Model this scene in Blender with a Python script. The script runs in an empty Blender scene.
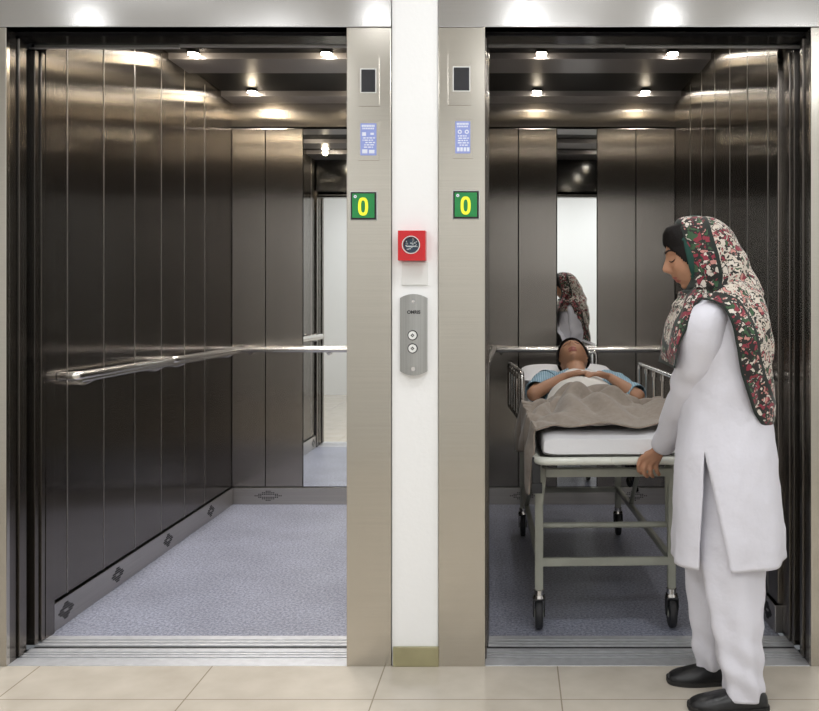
import bpy, bmesh, math, random
from mathutils import Vector, Matrix, noise
PI = math.pi
rnd = random.Random(5)
sc = bpy.context.scene
COL = sc.collection
D0 = 3.07            # camera distance from the facade plane (y = 0)
F = 927.0            # focal length in pixels
def P(px, py, y):    # measured photo point at depth y -> world metres
    s = F / (D0 + y)
    return Vector(((px - 515) / s, y, 1.2 - (py - 303) / s))

# ------------------------------------------------------------------ materials
MATS = {}
def _new(name):
    m = bpy.data.materials.new(name); m.use_nodes = True
    nt = m.node_tree; b = nt.nodes['Principled BSDF']
    MATS[name] = m
    return m, nt, b
def mat(name, col, rough=.5, metal=0, emit=None, es=0, spec=None, coat=0, sheen=0, var=0, vscale=20, bump=0, bscale=200, bdist=.003, sss=0, alpha=None):
    m, nt, b = _new(name)
    b.inputs['Base Color'].default_value = (*col, 1)
    b.inputs['Roughness'].default_value = rough
    b.inputs['Metallic'].default_value = metal
    if spec is not None: b.inputs['Specular IOR Level'].default_value = spec
    b.inputs['Coat Weight'].default_value = coat
    b.inputs['Sheen Weight'].default_value = sheen
    if sss:
        b.inputs['Subsurface Weight'].default_value = sss
        b.inputs['Subsurface Radius'].default_value = (.01, .004, .002)
    if emit:
        b.inputs['Emission Color'].default_value = (*emit, 1); b.inputs['Emission Strength'].default_value = es
    tc = nt.nodes.new('ShaderNodeTexCoord')
    if var:
        n = nt.nodes.new('ShaderNodeTexNoise'); n.inputs['Scale'].default_value = vscale; n.inputs['Detail'].default_value = 4
        nt.links.new(tc.outputs['Object'], n.inputs['Vector'])
        r = nt.nodes.new('ShaderNodeValToRGB')
        r.color_ramp.elements[0].position = .3; r.color_ramp.elements[1].position = .7
        r.color_ramp.elements[0].color = (*[c * (1 - var) for c in col], 1)
        r.color_ramp.elements[1].color = (*[min(1, c * (1 + var)) for c in col], 1)
        nt.links.new(n.outputs['Fac'], r.inputs['Fac']); nt.links.new(r.outputs['Color'], b.inputs['Base Color'])
    if bump:
        n = nt.nodes.new('ShaderNodeTexNoise'); n.inputs['Scale'].default_value = bscale; n.inputs['Detail'].default_value = 3
        nt.links.new(tc.outputs['Object'], n.inputs['Vector'])
        bp = nt.nodes.new('ShaderNodeBump'); bp.inputs['Strength'].default_value = bump; bp.inputs['Distance'].default_value = bdist
        nt.links.new(n.outputs['Fac'], bp.inputs['Height']); nt.links.new(bp.outputs['Normal'], b.inputs['Normal'])
    return m
def steel(name, col, rough, aniso, streak=.12, horizontal=False, wav=0):
    """brushed steel, grain vertical (or horizontal)"""
    m, nt, b = _new(name)
    N = nt.nodes.new; L = nt.links.new
    b.inputs['Metallic'].default_value = 1
    b.inputs['Roughness'].default_value = rough
    b.inputs['Anisotropic'].default_value = aniso
    g = N('ShaderNodeNewGeometry')
    cr = N('ShaderNodeVectorMath'); cr.operation = 'CROSS_PRODUCT'
    L(g.outputs['True Normal'], cr.inputs[0]); cr.inputs[1].default_value = (0, 0, 1)
    if not horizontal:
        L(cr.outputs[0], b.inputs['Tangent'])
    else:
        c2 = N('ShaderNodeVectorMath'); c2.operation = 'CROSS_PRODUCT'
        L(g.outputs['True Normal'], c2.inputs[0]); L(cr.outputs[0], c2.inputs[1]); L(c2.outputs[0], b.inputs['Tangent'])
    tc = N('ShaderNodeTexCoord'); mp = N('ShaderNodeMapping')
    mp.inputs['Scale'].default_value = (2, 2, 300) if horizontal else (260, 260, 2)
    L(tc.outputs['Object'], mp.inputs['Vector'])
    n = N('ShaderNodeTexNoise'); n.inputs['Scale'].default_value = 1; n.inputs['Detail'].default_value = 3
    L(mp.outputs[0], n.inputs['Vector'])
    r = N('ShaderNodeValToRGB')
    r.color_ramp.elements[0].position = .25; r.color_ramp.elements[1].position = .75
    r.color_ramp.elements[0].color = (*[c * (1 - streak) for c in col], 1)
    r.color_ramp.elements[1].color = (*[min(1, c * (1 + streak)) for c in col], 1)
    L(n.outputs['Fac'], r.inputs['Fac']); L(r.outputs['Color'], b.inputs['Base Color'])
    n2 = N('ShaderNodeTexNoise'); n2.inputs['Scale'].default_value = 2.2; n2.inputs['Detail'].default_value = 2
    L(tc.outputs['Object'], n2.inputs['Vector'])
    bp = N('ShaderNodeBump'); bp.inputs['Strength'].default_value = .25; bp.inputs['Distance'].default_value = wav or .004
    L(n2.outputs['Fac'], bp.inputs['Height']); L(bp.outputs['Normal'], b.inputs['Normal'])
    return m
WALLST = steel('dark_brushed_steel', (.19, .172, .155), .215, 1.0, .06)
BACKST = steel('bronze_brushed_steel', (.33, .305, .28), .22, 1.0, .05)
FRAMEST = steel('frame_brushed_steel', (.53, .50, .445), .19, .0, .05, horizontal=True)
HEADST = steel('header_brushed_steel', (.60, .59, .58), .16, .3, .03, horizontal=True, wav=.010)
SILLST = mat('sill_aluminium', (.62, .63, .66), .42, .55, var=.08, vscale=30)
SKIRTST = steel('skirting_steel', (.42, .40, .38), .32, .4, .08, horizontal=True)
CHROME = mat('polished_steel', (.72, .70, .68), .16, 1)
RAILST = mat('satin_steel_rail', (.62, .60, .57), .24, 1)
MIRROR = mat('mirror_glass', (.90, .92, .92), .015, 1)
BLACK = mat('black_gloss', (.008, .008, .009), .12)
DECKBLACK = mat('black_deck', (.004, .004, .0045), .45, spec=.15)
SHAFTM = mat('shaft_concrete', (.03, .03, .03), .9)
BLACKM = mat('black_matte', (.012, .012, .013), .6)
RUBBER = mat('black_rubber', (.018, .018, .020), .55, bump=.2)
WALLW = mat('white_paint', (.94, .94, .935), .75, bump=.25, bscale=60)
LOBBYW = mat('lobby_white_paint', (.84, .84, .83), .8)
CEILW = mat('ceiling_white', (.8, .8, .8), .8)
OLIVE = mat('olive_tile', (.33, .30, .17), .35, var=.12, vscale=9)
LAMPM = mat('lamp_lens', (1, 1, 1), .3, emit=(1, .93, .82), es=60)
PANELM = mat('light_diffuser', (1, 1, 1), .3, emit=(.97, .985, 1), es=1.8)
SOFFIT = mat('ceiling_grey_panel', (.36, .345, .36), .35, .6)
TRK = mat('track_steel', (.42, .41, .40), .4, .5)
GREEN = mat('sign_green', (.01, .25, .06), .3)
YELLOW = mat('sign_yellow', (.85, .85, .03), .4, emit=(.9, .9, .05), es=.25)
GREY = mat('plate_grey', (.66, .67, .66), .45)
NBLUE = mat('notice_blue', (.30, .36, .72), .5)
NWHITE = mat('notice_white', (.78, .81, .92), .5)
DISP = mat('display_dark', (.02, .02, .024), .2)
RED = mat('alarm_red', (.60, .012, .018), .35)
GLASSD = mat('dark_blue_dial', (.03, .06, .10), .12)
DIALW = mat('dial_white', (.55, .62, .64), .3)
OFFW = mat('off_white_plate', (.80, .80, .78), .6)
CALLST = steel('call_plate_steel', (.45, .45, .44), .34, .4, .12)
WBTN = mat('white_button', (.85, .85, .83), .3)
INK = mat('dark_print', (.03, .03, .03), .6)
TUBE = mat('grey_green_enamel', (.33, .335, .285), .35, var=.08, vscale=14, coat=.2)
CREAM = mat('cream_enamel', (.70, .71, .64), .3, var=.05, vscale=25, coat=.3)
SHEET = mat('white_linen', (.82, .82, .84), .85, bump=.15, bscale=120)
SHEETC = mat('cream_sheet', (.78, .76, .72), .85, bump=.3, bscale=150)
PLASTW = mat('white_plastic', (.75, .76, .76), .4)
SKIN = mat('skin_light_brown', (.44, .225, .135), .5, var=.06, vscale=18, sss=.08)
SKIN2 = mat('skin_tan', (.47, .25, .15), .5, var=.07, vscale=18, sss=.08)
LIP = mat('lips', (.33, .10, .08), .45)
HAIR = mat('black_hair', (.006, .004, .0035), .6, spec=.2, bump=.5, bscale=300)
BROW = mat('brow_dark', (.02, .012, .010), .7)
COTTON = mat('white_cotton', (.73, .72, .785), .8, bump=.8, bscale=15, bdist=.007)
GREENCL = mat('dark_green_cloth', (.008, .055, .042), .8)
LEATHER = mat('black_leather', (.012, .012, .013), .32, bump=.3, bscale=150)
SOLE = mat('shoe_sole', (.015, .014, .013), .7)
NAIL = mat('stitch_white', (.7, .7, .72), .7)

def m_carpet():
    m, nt, b = _new('speckled_floor_covering'); N = nt.nodes.new; L = nt.links.new
    tc = N('ShaderNodeTexCoord')
    n = N('ShaderNodeTexNoise'); n.inputs['Scale'].default_value = 95; n.inputs['Detail'].default_value = 5; n.inputs['Roughness'].default_value = .75
    L(tc.outputs['Object'], n.inputs['Vector'])
    r = N('ShaderNodeValToRGB'); e = r.color_ramp.elements
    e[0].position = .36; e[0].color = (.09, .10, .14, 1); e[1].position = .66; e[1].color = (.48, .50, .61, 1)
    L(n.outputs['Fac'], r.inputs['Fac'])
    n2 = N('ShaderNodeTexNoise'); n2.inputs['Scale'].default_value = 3; n2.inputs['Detail'].default_value = 4
    L(tc.outputs['Object'], n2.inputs['Vector'])
    mr = N('ShaderNodeMapRange'); mr.inputs['From Min'].default_value = .3; mr.inputs['From Max'].default_value = .7
    mr.inputs['To Min'].default_value = .82; mr.inputs['To Max'].default_value = 1.1
    L(n2.outputs['Fac'], mr.inputs['Value'])
    mx = N('ShaderNodeVectorMath'); mx.operation = 'MULTIPLY'
    L(r.outputs['Color'], mx.inputs[0]); L(mr.outputs['Result'], mx.inputs[1]); L(mx.outputs[0], b.inputs['Base Color'])
    b.inputs['Roughness'].default_value = .38
    bp = N('ShaderNodeBump'); bp.inputs['Strength'].default_value = .35; bp.inputs['Distance'].default_value = .002
    L(n.outputs['Fac'], bp.inputs['Height']); L(bp.outputs['Normal'], b.inputs['Normal'])
    return m
CARPET = m_carpet()
def m_tile():
    m, nt, b = _new('beige_floor_tile'); N = nt.nodes.new; L = nt.links.new
    tc = N('ShaderNodeTexCoord'); mp = N('ShaderNodeMapping')
    mp.inputs['Location'].default_value = (.43 + .57 * 8, .264 + .57 * 12, 0)
    L(tc.outputs['Object'], mp.inputs['Vector'])
    br = N('ShaderNodeTexBrick'); br.offset = 0; br.squash = 1
    br.inputs['Scale'].default_value = 1; br.inputs['Brick Width'].default_value = .57; br.inputs['Row Height'].default_value = .57
    br.inputs['Mortar Size'].default_value = .0022; br.inputs['Mortar Smooth'].default_value = .1
    L(mp.outputs[0], br.inputs['Vector'])
    n = N('ShaderNodeTexNoise'); n.inputs['Scale'].default_value = 7; n.inputs['Detail'].default_value = 6
    L(tc.outputs['Object'], n.inputs['Vector'])
    r = N('ShaderNodeValToRGB'); e = r.color_ramp.elements
    e[0].position = .3; e[0].color = (.50, .45, .38, 1); e[1].position = .72; e[1].color = (.59, .54, .465, 1)
    L(n.outputs['Fac'], r.inputs['Fac'])
    L(r.outputs['Color'], br.inputs['Color1']); L(r.outputs['Color'], br.inputs['Color2'])
    br.inputs['Mortar'].default_value = (.30, .26, .20, 1)
    L(br.outputs['Color'], b.inputs['Base Color'])
    b.inputs['Roughness'].default_value = .16
    return m
TILE = m_tile()
def m_blanket():
    m, nt, b = _new('beige_wool'); N = nt.nodes.new; L = nt.links.new
    tc = N('ShaderNodeTexCoord')
    n = N('ShaderNodeTexNoise'); n.inputs['Scale'].default_value = 60; n.inputs['Detail'].default_value = 6
    L(tc.outputs['Object'], n.inputs['Vector'])
    r = N('ShaderNodeValToRGB'); e = r.color_ramp.elements
    e[0].position = .3; e[0].color = (.27, .225, .185, 1); e[1].position = .7; e[1].color = (.33, .28, .235, 1)
    L(n.outputs['Fac'], r.inputs['Fac']); L(r.outputs['Color'], b.inputs['Base Color'])
    b.inputs['Roughness'].default_value = .95; b.inputs['Sheen Weight'].default_value = .3
    n3 = N('ShaderNodeTexNoise'); n3.inputs['Scale'].default_value = 400
    L(tc.outputs['Object'], n3.inputs['Vector'])
    bp = N('ShaderNodeBump'); bp.inputs['Strength'].default_value = .4; bp.inputs['Distance'].default_value = .002
    L(n3.outputs['Fac'], bp.inputs['Height']); L(bp.outputs['Normal'], b.inputs['Normal'])
    return m
BLANKET = m_blanket()
def m_checker_blue():
    m, nt, b = _new('light_blue_cotton'); N = nt.nodes.new; L = nt.links.new
    tc = N('ShaderNodeTexCoord')
    w = N('ShaderNodeTexWave'); w.inputs['Scale'].default_value = 30; w.inputs['Distortion'].default_value = 1.5
    L(tc.outputs['Object'], w.inputs['Vector'])
    r = N('ShaderNodeValToRGB'); e = r.color_ramp.elements
    e[0].position = .2; e[0].color = (.19, .33, .44, 1); e[1].position = .6; e[1].color = (.36, .52, .62, 1)
    L(w.outputs['Fac'], r.inputs['Fac']); L(r.outputs['Color'], b.inputs['Base Color'])
    b.inputs['Roughness'].default_value = .85
    return m
BLUECL = m_checker_blue()
def m_scarf():
    """cream floral print; UV x = distance from the front / hem edge in metres * 10"""
    m, nt, b = _new('floral_print_cloth'); N = nt.nodes.new; L = nt.links.new
    tc = N('ShaderNodeTexCoord')
    nz = N('ShaderNodeTexNoise'); nz.inputs['Scale'].default_value = 34; nz.inputs['Detail'].default_value = 2
    L(tc.outputs['Object'], nz.inputs['Vector'])
    ad = N('ShaderNodeVectorMath'); ad.operation = 'MULTIPLY_ADD'
    L(nz.outputs['Color'], ad.inputs[0]); ad.inputs[1].default_value = (.06, .06, .06); L(tc.outputs['Object'], ad.inputs[2])
    def flowers(scale, rad, ring, bg, pal):
        v = N('ShaderNodeTexVoronoi'); v.inputs['Scale'].default_value = scale; v.inputs['Randomness'].default_value = .9
        L(ad.outputs[0], v.inputs['Vector'])
        sep = N('ShaderNodeSeparateColor'); L(v.outputs['Color'], sep.inputs[0])
        cr = N('ShaderNodeValToRGB'); cr.color_ramp.interpolation = 'CONSTANT'
        el = cr.color_ramp.elements
        while len(el) < len(pal): el.new(.5)
        for k, c in enumerate(pal):
            el[k].position = k / len(pal); el[k].color = (*c, 1)
        L(sep.outputs[0], cr.inputs['Fac'])
        rr = N('ShaderNodeValToRGB'); rr.color_ramp.interpolation = 'CONSTANT'
        q = rr.color_ramp.elements; q[0].position = 0; q[0].color = (0, 0, 0, 1); q[1].position = rad; q[1].color = (1, 1, 1, 1)
        L(v.outputs['Distance'], rr.inputs['Fac'])
        r2 = N('ShaderNodeValToRGB'); r2.color_ramp.interpolation = 'CONSTANT'
        q = r2.color_ramp.elements; q[0].position = 0; q[0].color = (0, 0, 0, 1); q[1].position = ring; q[1].color = (1, 1, 1, 1)
        L(v.outputs['Distance'], r2.inputs['Fac'])
        m1 = N('ShaderNodeMix'); m1.data_type = 'RGBA'   # ring black
        L(r2.outputs['Color'], m1.inputs[0]); m1.inputs[6].default_value = (.02, .018, .016, 1)
        if isinstance(bg, tuple): m1.inputs[7].default_value = (*bg, 1)
        else: L(bg, m1.inputs[7])
        m2 = N('ShaderNodeMix'); m2.data_type = 'RGBA'
        L(rr.outputs['Color'], m2.inputs[0]); L(cr.outputs['Color'], m2.inputs[6]); L(m1.outputs[2], m2.inputs[7])
        return m2.outputs[2]
    CR = (.62, .55, .47); MR = (.26, .03, .05); DG = (.04, .10, .045); PK = (.55, .25, .22); BK = (.02, .02, .018); WH = (.68, .62, .55)
    small = flowers(88, .34, .42, CR, [DG, WH, PK, BK, MR])
    mainc = flowers(42, .36, .48, small, [MR, WH, BK, PK, MR, DG, WH, PK])
    small2 = flowers(84, .46, .5, (.02, .02, .017), [MR, WH, BK, WH, DG, PK])
    band = flowers(46, .42, .52, small2, [MR, WH, MR, PK, MR, DG])
    uv = N('ShaderNodeUVMap'); sx = N('ShaderNodeSeparateXYZ'); L(uv.outputs[0], sx.inputs[0])
    ramp = N('ShaderNodeValToRGB'); ramp.color_ramp.interpolation = 'CONSTANT'
    # 0 = black hem, .33 = band, .66 = black line, 1 = main
    q = ramp.color_ramp.elements; q[0].position = 0; q[0].color = (0, 0, 0, 1); q[1].position = .07; q[1].color = (1, 0, 0, 1)
    a = q.new(.62); a.color = (0, 0, 0, 1); a = q.new(.72); a.color = (0, 1, 0, 1)
    L(sx.outputs[0], ramp.inputs['Fac'])
    s2 = N('ShaderNodeSeparateColor'); L(ramp.outputs['Color'], s2.inputs[0])
    x1 = N('ShaderNodeMix'); x1.data_type = 'RGBA'; L(s2.outputs[0], x1.inputs[0]); x1.inputs[6].default_value = (.012, .02, .016, 1); L(band, x1.inputs[7])
    x2 = N('ShaderNodeMix'); x2.data_type = 'RGBA'; L(s2.outputs[1], x2.inputs[0]); L(x1.outputs[2], x2.inputs[6]); L(mainc, x2.inputs[7])
    L(x2.outputs[2], b.inputs['Base Color'])
    b.inputs['Roughness'].default_value = .85; b.inputs['Sheen Weight'].default_value = .15
    return m
SCARF = m_scarf()

# ------------------------------------------------------------------ mesh helpers
def link(name, bm, m, parent=None, smooth=True, label=None):
    me = bpy.data.meshes.new(name)
    bmesh.ops.recalc_face_normals(bm, faces=bm.faces)
    bm.to_mesh(me); bm.free()
    ms = m if isinstance(m, (list, tuple)) else [m]
    for k in ms: me.materials.append(k)
    if smooth:
        me.shade_smooth()
        me.set_sharp_from_angle(angle=math.radians(38))
    o = bpy.data.objects.new(name, me); COL.objects.link(o)
    if parent: o.parent = parent
    if label: o['label'] = label
    return o
def thing(name, label, cat, loc=(0, 0, 0), rz=0, group=None):
    o = bpy.data.objects.new(name, None); COL.objects.link(o)
    o.location = loc; o.rotation_euler = (0, 0, rz); o.empty_display_size = .1
    o['label'] = label; o['category'] = cat
    if group: o['group'] = group
    return o
def struct(name, bm, m, parent=None, smooth=False):
    o = link(name, bm, m, parent, smooth)
    if not parent: o['kind'] = 'structure'
    return o
def box(bm, x0, x1, y0, y1, z0, z1, bev=0, mi=0):
    vs = [bm.verts.new((x, y, z)) for x in (x0, x1) for y in (y0, y1) for z in (z0, z1)]
    fs = []
    for q in ((0, 1, 3, 2), (4, 6, 7, 5), (0, 4, 5, 1), (2, 3, 7, 6), (0, 2, 6, 4), (1, 5, 7, 3)):
        f = bm.faces.new([vs[i] for i in q]); f.material_index = mi; fs.append(f)
    if bev:
        es = list({e for f in fs for e in f.edges})
        bmesh.ops.bevel(bm, geom=es, offset=bev, segments=2, affect='EDGES', profile=.7)
    return vs
def BB(*a, **k):
    bm = bmesh.new(); box(bm, *a, **k); return bm
def catmull(pts, n):
    pts = [list(p) for p in pts]; out = []
    m = len(pts)
    for i in range(m - 1):
        p0, p1, p2, p3 = pts[max(i - 1, 0)], pts[i], pts[i + 1], pts[min(i + 2, m - 1)]
        for k in range(n):
            t = k / n
            out.append([.5 * (2 * b + (c - a) * t + (2 * a - 5 * b + 4 * c - d) * t * t + (-a + 3 * b - 3 * c + d) * t ** 3)
                        for a, b, c, d in zip(p0, p1, p2, p3)])
    out.append(pts[-1]); return out
def sweep(bm, pts, r, seg=12, cap=True, closed=False, flat=(1, 1), mi=0, round_end=False):
    """tube along 3-D points; r number or list"""
    pts = [Vector(p) for p in pts]; n = len(pts)
    R = list(r) if isinstance(r, (list, tuple)) else [r] * n
    if round_end and not closed:
        a = (pts[0] - pts[1]).normalized(); b = (pts[-1] - pts[-2]).normalized()
        pre = [(pts[0] + a * R[0] * math.sin(t), R[0] * math.cos(t)) for t in (1.45, 1.1, .75, .4)]
        post = [(pts[-1] + b * R[-1] * math.sin(t), R[-1] * math.cos(t)) for t in (.4, .75, 1.1, 1.45)]
        pts = [q[0] for q in pre] + pts + [q[0] for q in post]; R = [q[1] for q in pre] + R + [q[1] for q in post]; n = len(pts)
    rings = []; up = None
    for i in range(n):
        if closed: t = (pts[(i + 1) % n] - pts[i - 1]).normalized()
        elif i == 0: t = (pts[1] - pts[0]).normalized()
        elif i == n - 1: t = (pts[-1] - pts[-2]).normalized()
        else: t = ((pts[i + 1] - pts[i]).normalized() + (pts[i] - pts[i - 1]).normalized()).normalized()
        if up is None: up = Vector((0, 0, 1)) if abs(t.z) < .9 else Vector((0, 1, 0))
        a = t.cross(up).normalized(); b = a.cross(t).normalized(); up = b
        rings.append([bm.verts.new(pts[i] + a * math.cos(2 * PI * k / seg) * R[i] * flat[0] + b * math.sin(2 * PI * k / seg) * R[i] * flat[1]) for k in range(seg)])
    rng = range(n) if closed else range(n - 1)
    for i in rng:
        A, B = rings[i], rings[(i + 1) % n]
        for k in range(seg):
            f = bm.faces.new((A[k], A[(k + 1) % seg], B[(k + 1) % seg], B[k])); f.material_index = mi
    if cap and not closed:
        f = bm.faces.new(rings[0][::-1]); f.material_index = mi
        f = bm.faces.new(rings[-1]); f.material_index = mi
    return rings
def bend(pts, r=.04, n=6):
    """polyline with rounded corners"""
    pts = [Vector(p) for p in pts]; out = [pts[0]]
    for i in range(1, len(pts) - 1):
        a = (pts[i - 1] - pts[i]); b = (pts[i + 1] - pts[i])
        ra = min(r, a.length * .45, b.length * .45)
        s = pts[i] + a.normalized() * ra; e = pts[i] + b.normalized() * ra
        for k in range(n + 1):
            t = k / n; out.append((1 - t) ** 2 * s + 2 * t * (1 - t) * pts[i] + t * t * e)
    out.append(pts[-1]); return out
def sqbar(bm, a, b, w, h=None, bev=.003):
    """rectangular bar between two points"""
    a = Vector(a); b = Vector(b); h = h or w; t = (b - a).normalized()
    up = Vector((0, 0, 1)) if abs(t.z) < .9 else Vector((0, 1, 0))
    s = t.cross(up).normalized(); u = s.cross(t).normalized()
    vs = []
    for p in (a, b):
        for i, j in ((-1, -1), (1, -1), (1, 1), (-1, 1)): vs.append(bm.verts.new(p + s * i * w / 2 + u * j * h / 2))
    fs = [bm.faces.new([vs[k] for k in q]) for q in ((3, 2, 1, 0), (4, 5, 6, 7), (0, 1, 5, 4), (1, 2, 6, 5), (2, 3, 7, 6), (3, 0, 4, 7))]
    if bev: bmesh.ops.bevel(bm, geom=list({e for f in fs for e in f.edges}), offset=bev, segments=2, affect='EDGES')
def disc_y(bm, cx, cz, y0, y1, r, seg=32, mi=0, r2=None, y2=None):
    """cylinder with axis along y, front at y0"""
    A = [bm.verts.new((cx + r * math.cos(2 * PI * k / seg), y0, cz + r * math.sin(2 * PI * k / seg))) for k in range(seg)]
    B = [bm.verts.new((cx + r * math.cos(2 * PI * k / seg), y1, cz + r * math.sin(2 * PI * k / seg))) for k in range(seg)]
    for k in range(seg): bm.faces.new((A[k], A[(k + 1) % seg], B[(k + 1) % seg], B[k])).material_index = mi
    bm.faces.new(A).material_index = mi; bm.faces.new(B[::-1]).material_index = mi
def ring_y(bm, cx, cz, y0, y1, ro, ri, seg=40, sx=1, sz=1, sxi=None, szi=None, n=2, mi=0):
    sxi = sx if sxi is None else sxi; szi = sz if szi is None else szi
    def pt(k, r, a, b):
        t = 2 * PI * k / seg; c, s = math.cos(t), math.sin(t)
        return cx + math.copysign(abs(c) ** (2 / n), c) * r * a, cz + math.copysign(abs(s) ** (2 / n), s) * r * b
    L = []
    for (r, y, a, b) in ((ro, y0, sx, sz), (ro, y1, sx, sz), (ri, y1, sxi, szi), (ri, y0, sxi, szi)):
        L.append([bm.verts.new((pt(k, r, a, b)[0], y, pt(k, r, a, b)[1])) for k in range(seg)])
    for i in range(4):
        A, B = L[i], L[(i + 1) % 4]
        for k in range(seg): bm.faces.new((A[k], A[(k + 1) % seg], B[(k + 1) % seg], B[k])).material_index = mi
def loft(bm, rings, closed_u=True, cap0=True, cap1=True, mi=0):
    R = [[bm.verts.new(p) for p in r] for r in rings]
    n = len(R[0])
    for i in range(len(R) - 1):
        for k in range(n if closed_u else n - 1):
            bm.faces.new((R[i][k], R[i][(k + 1) % n], R[i + 1][(k + 1) % n], R[i + 1][k])).material_index = mi
    if cap0: bm.faces.new(R[0][::-1])
    if cap1: bm.faces.new(R[-1])
    return R
def solidify(o, t, off=-1, sub=0):
    m = o.modifiers.new('thickness', 'SOLIDIFY'); m.thickness = t; m.offset = off
    if sub:
        s = o.modifiers.new('smooth', 'SUBSURF'); s.levels = sub; s.render_levels = sub
def ellipsoid(bm, c, r, rot=None, seg=24, rg=16):
    M = Matrix.Translation(Vector(c)) @ (rot.to_4x4() if rot else Matrix.Identity(4)) @ Matrix.Diagonal((*r, 1))
    bmesh.ops.create_uvsphere(bm, u_segments=seg, v_segments=rg, radius=1, matrix=M)
def fuse(name, bm, voxel, m, parent, smooth=4, fn=None):
    """one continuous skin out of overlapping volumes"""
    me = bpy.data.meshes.new(name + '_src'); bm.to_mesh(me); bm.free()
    o = bpy.data.objects.new(name, me); COL.objects.link(o)
    r = o.modifiers.new('r', 'REMESH'); r.mode = 'VOXEL'; r.voxel_size = voxel
    s = o.modifiers.new('s', 'SMOOTH'); s.factor = .5; s.iterations = smooth
    dg = bpy.context.evaluated_depsgraph_get(); ev = o.evaluated_get(dg)
    me2 = bpy.data.meshes.new_from_object(ev)
    o.modifiers.clear(); o.data = me2; bpy.data.meshes.remove(me); me2.name = name
    me2.materials.clear()
    for k in (m if isinstance(m, (list, tuple)) else [m]): me2.materials.append(k)
    me2.shade_smooth()
    if fn:
        for p in me2.polygons: p.material_index = fn(p.center)
    o.parent = parent
    return o
def fnoise(p, s, seed=0): return noise.noise(Vector(p) * s + Vector((seed * 7.1, seed * 3.3, seed * 1.7)))

# ------------------------------------------------------------------ facade and lobby
ZT = 2.11            # top of the openings
LX0, LX1 = -1.679, -.556
RX0, RX1 = -.099, .977
YF = .27             # front of the cabins
# floor of the lobby
struct('floor', BB(-3.4, 3.2, -4.1, .0, -.06, 0), TILE)
struct('ceiling', BB(-3.4, 3.2, -4.1, .0, 2.8, 2.86), CEILW)
struct('wall_back', BB(-3.4, 3.2, -4.16, -4.1, -.06, 2.86), LOBBYW)
struct('wall_left', BB(-3.46, -3.4, -4.16, .03, -.06, 2.86), LOBBYW)
struct('wall_shaft', BB(-3.4, 3.2, 2.60, 2.66, -.1, 2.86), SHAFTM)
struct('wall_right', BB(3.2, 3.26, -4.16, .03, -.06, 2.86), LOBBYW)
# facade: white masonry between and around the two lift frames
b = bmesh.new()
box(b, -.407, -.255, .0, .20, 0, 2.8)                     # pier between the lifts
box(b, -3.4, -1.92, .0, .20, 0, 2.8); box(b, 1.22, 3.2, .0, .20, 0, 2.8)
box(b, -1.92, -.407, .0, .20, 2.42, 2.8); box(b, -.255, 1.22, .0, .20, 2.42, 2.8)
struct('wall_front', b, WALLW)
b = BB(-.403, -.252, -.014, 0, 0, .064, bev=.003)
struct('baseboard_front', b, OLIVE)

def lift_frame(name, x0, x1, fx0, fx1, side):
    ox = (x0 + x1) / 2
    r = bpy.data.objects.new(name, None); COL.objects.link(r); r['kind'] = 'structure'; r.location = (ox, 0, 0)
    def B(a, c, *q, **k): return BB(a - ox, c - ox, *q, **k)
    link('jamb', B(fx0, x0, -.010, .012, 0, ZT, bev=.0025), FRAMEST, r, False)
    link('jamb', B(x1, fx1, -.010, .012, 0, ZT, bev=.0025), FRAMEST, r, False)
    link('reveal', B(x0 - .03, x0 - .001, .012, .05, 0, ZT), WALLST, r, False)
    link('reveal', B(x1 + .001, x1 + .03, .012, .05, 0, ZT), WALLST, r, False)
    link('header', B(fx0, fx1, -.010, .05, ZT + .0015, 2.42, bev=.0025), HEADST, r, False)
    link('soffit', B(x0 - .21, x1 + .21, .05, .145, 2.098, 2.36), BLACK, r, False)
    b = bmesh.new()
    for (ya, yb) in ((-.006, .060), (.070, .084), (.093, .107), (.116, .146)):
        box(b, x0 - ox - .0, x1 - ox + .0, ya, yb, -.022, .002, bev=.0015)
    box(b, x0 - ox, x1 - ox, -.006, .146, -.04, -.020)
    link('sill', b, SILLST, r, False)
    b = B(x0 - .2, x1 + .2, .0, .30, -.10, -.06)
    box(b, x0 - ox, x1 - ox, .1475, .1735, -.07, -.003)  # black filler stands in for the shade inside the open sill gap
    link('sill_gap_shade', b, BLACKM, r, False)
    s = side
    xe = x0 if s < 0 else x1
    for k, (ya, yb, dx) in enumerate(((.060, .088, .006), (.096, .124, -.004))):
        a, c = (xe - .16, xe + dx) if s < 0 else (xe - dx, xe + .16)
        link('door_leaf', B(min(a, c), max(a, c), ya, yb, .006, 2.094, bev=.002), WALLST, r, False)
    # the plain side
    xo = x1 if s < 0 else x0
    a, c = (xo - .003, xo + .10) if s < 0 else (xo - .10, xo + .003)
    link('strike_post', B(min(a, c), max(a, c), .052, .146, .0, 2.094), WALLST, r, False)
    xo = x0 if s < 0 else x1
    a, c = (xo - .2, xo - .17) if s < 0 else (xo + .17, xo + .2)
    link('shaft_side', B(min(a, c), max(a, c), .05, .20, .0, 2.36), BLACKM, r, False)
    return r
lift_frame('door_1', LX0, LX1, -1.92, -.409, -1)
lift_frame('door_2', RX0, RX1, -.253, 1.22, 1)

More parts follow.
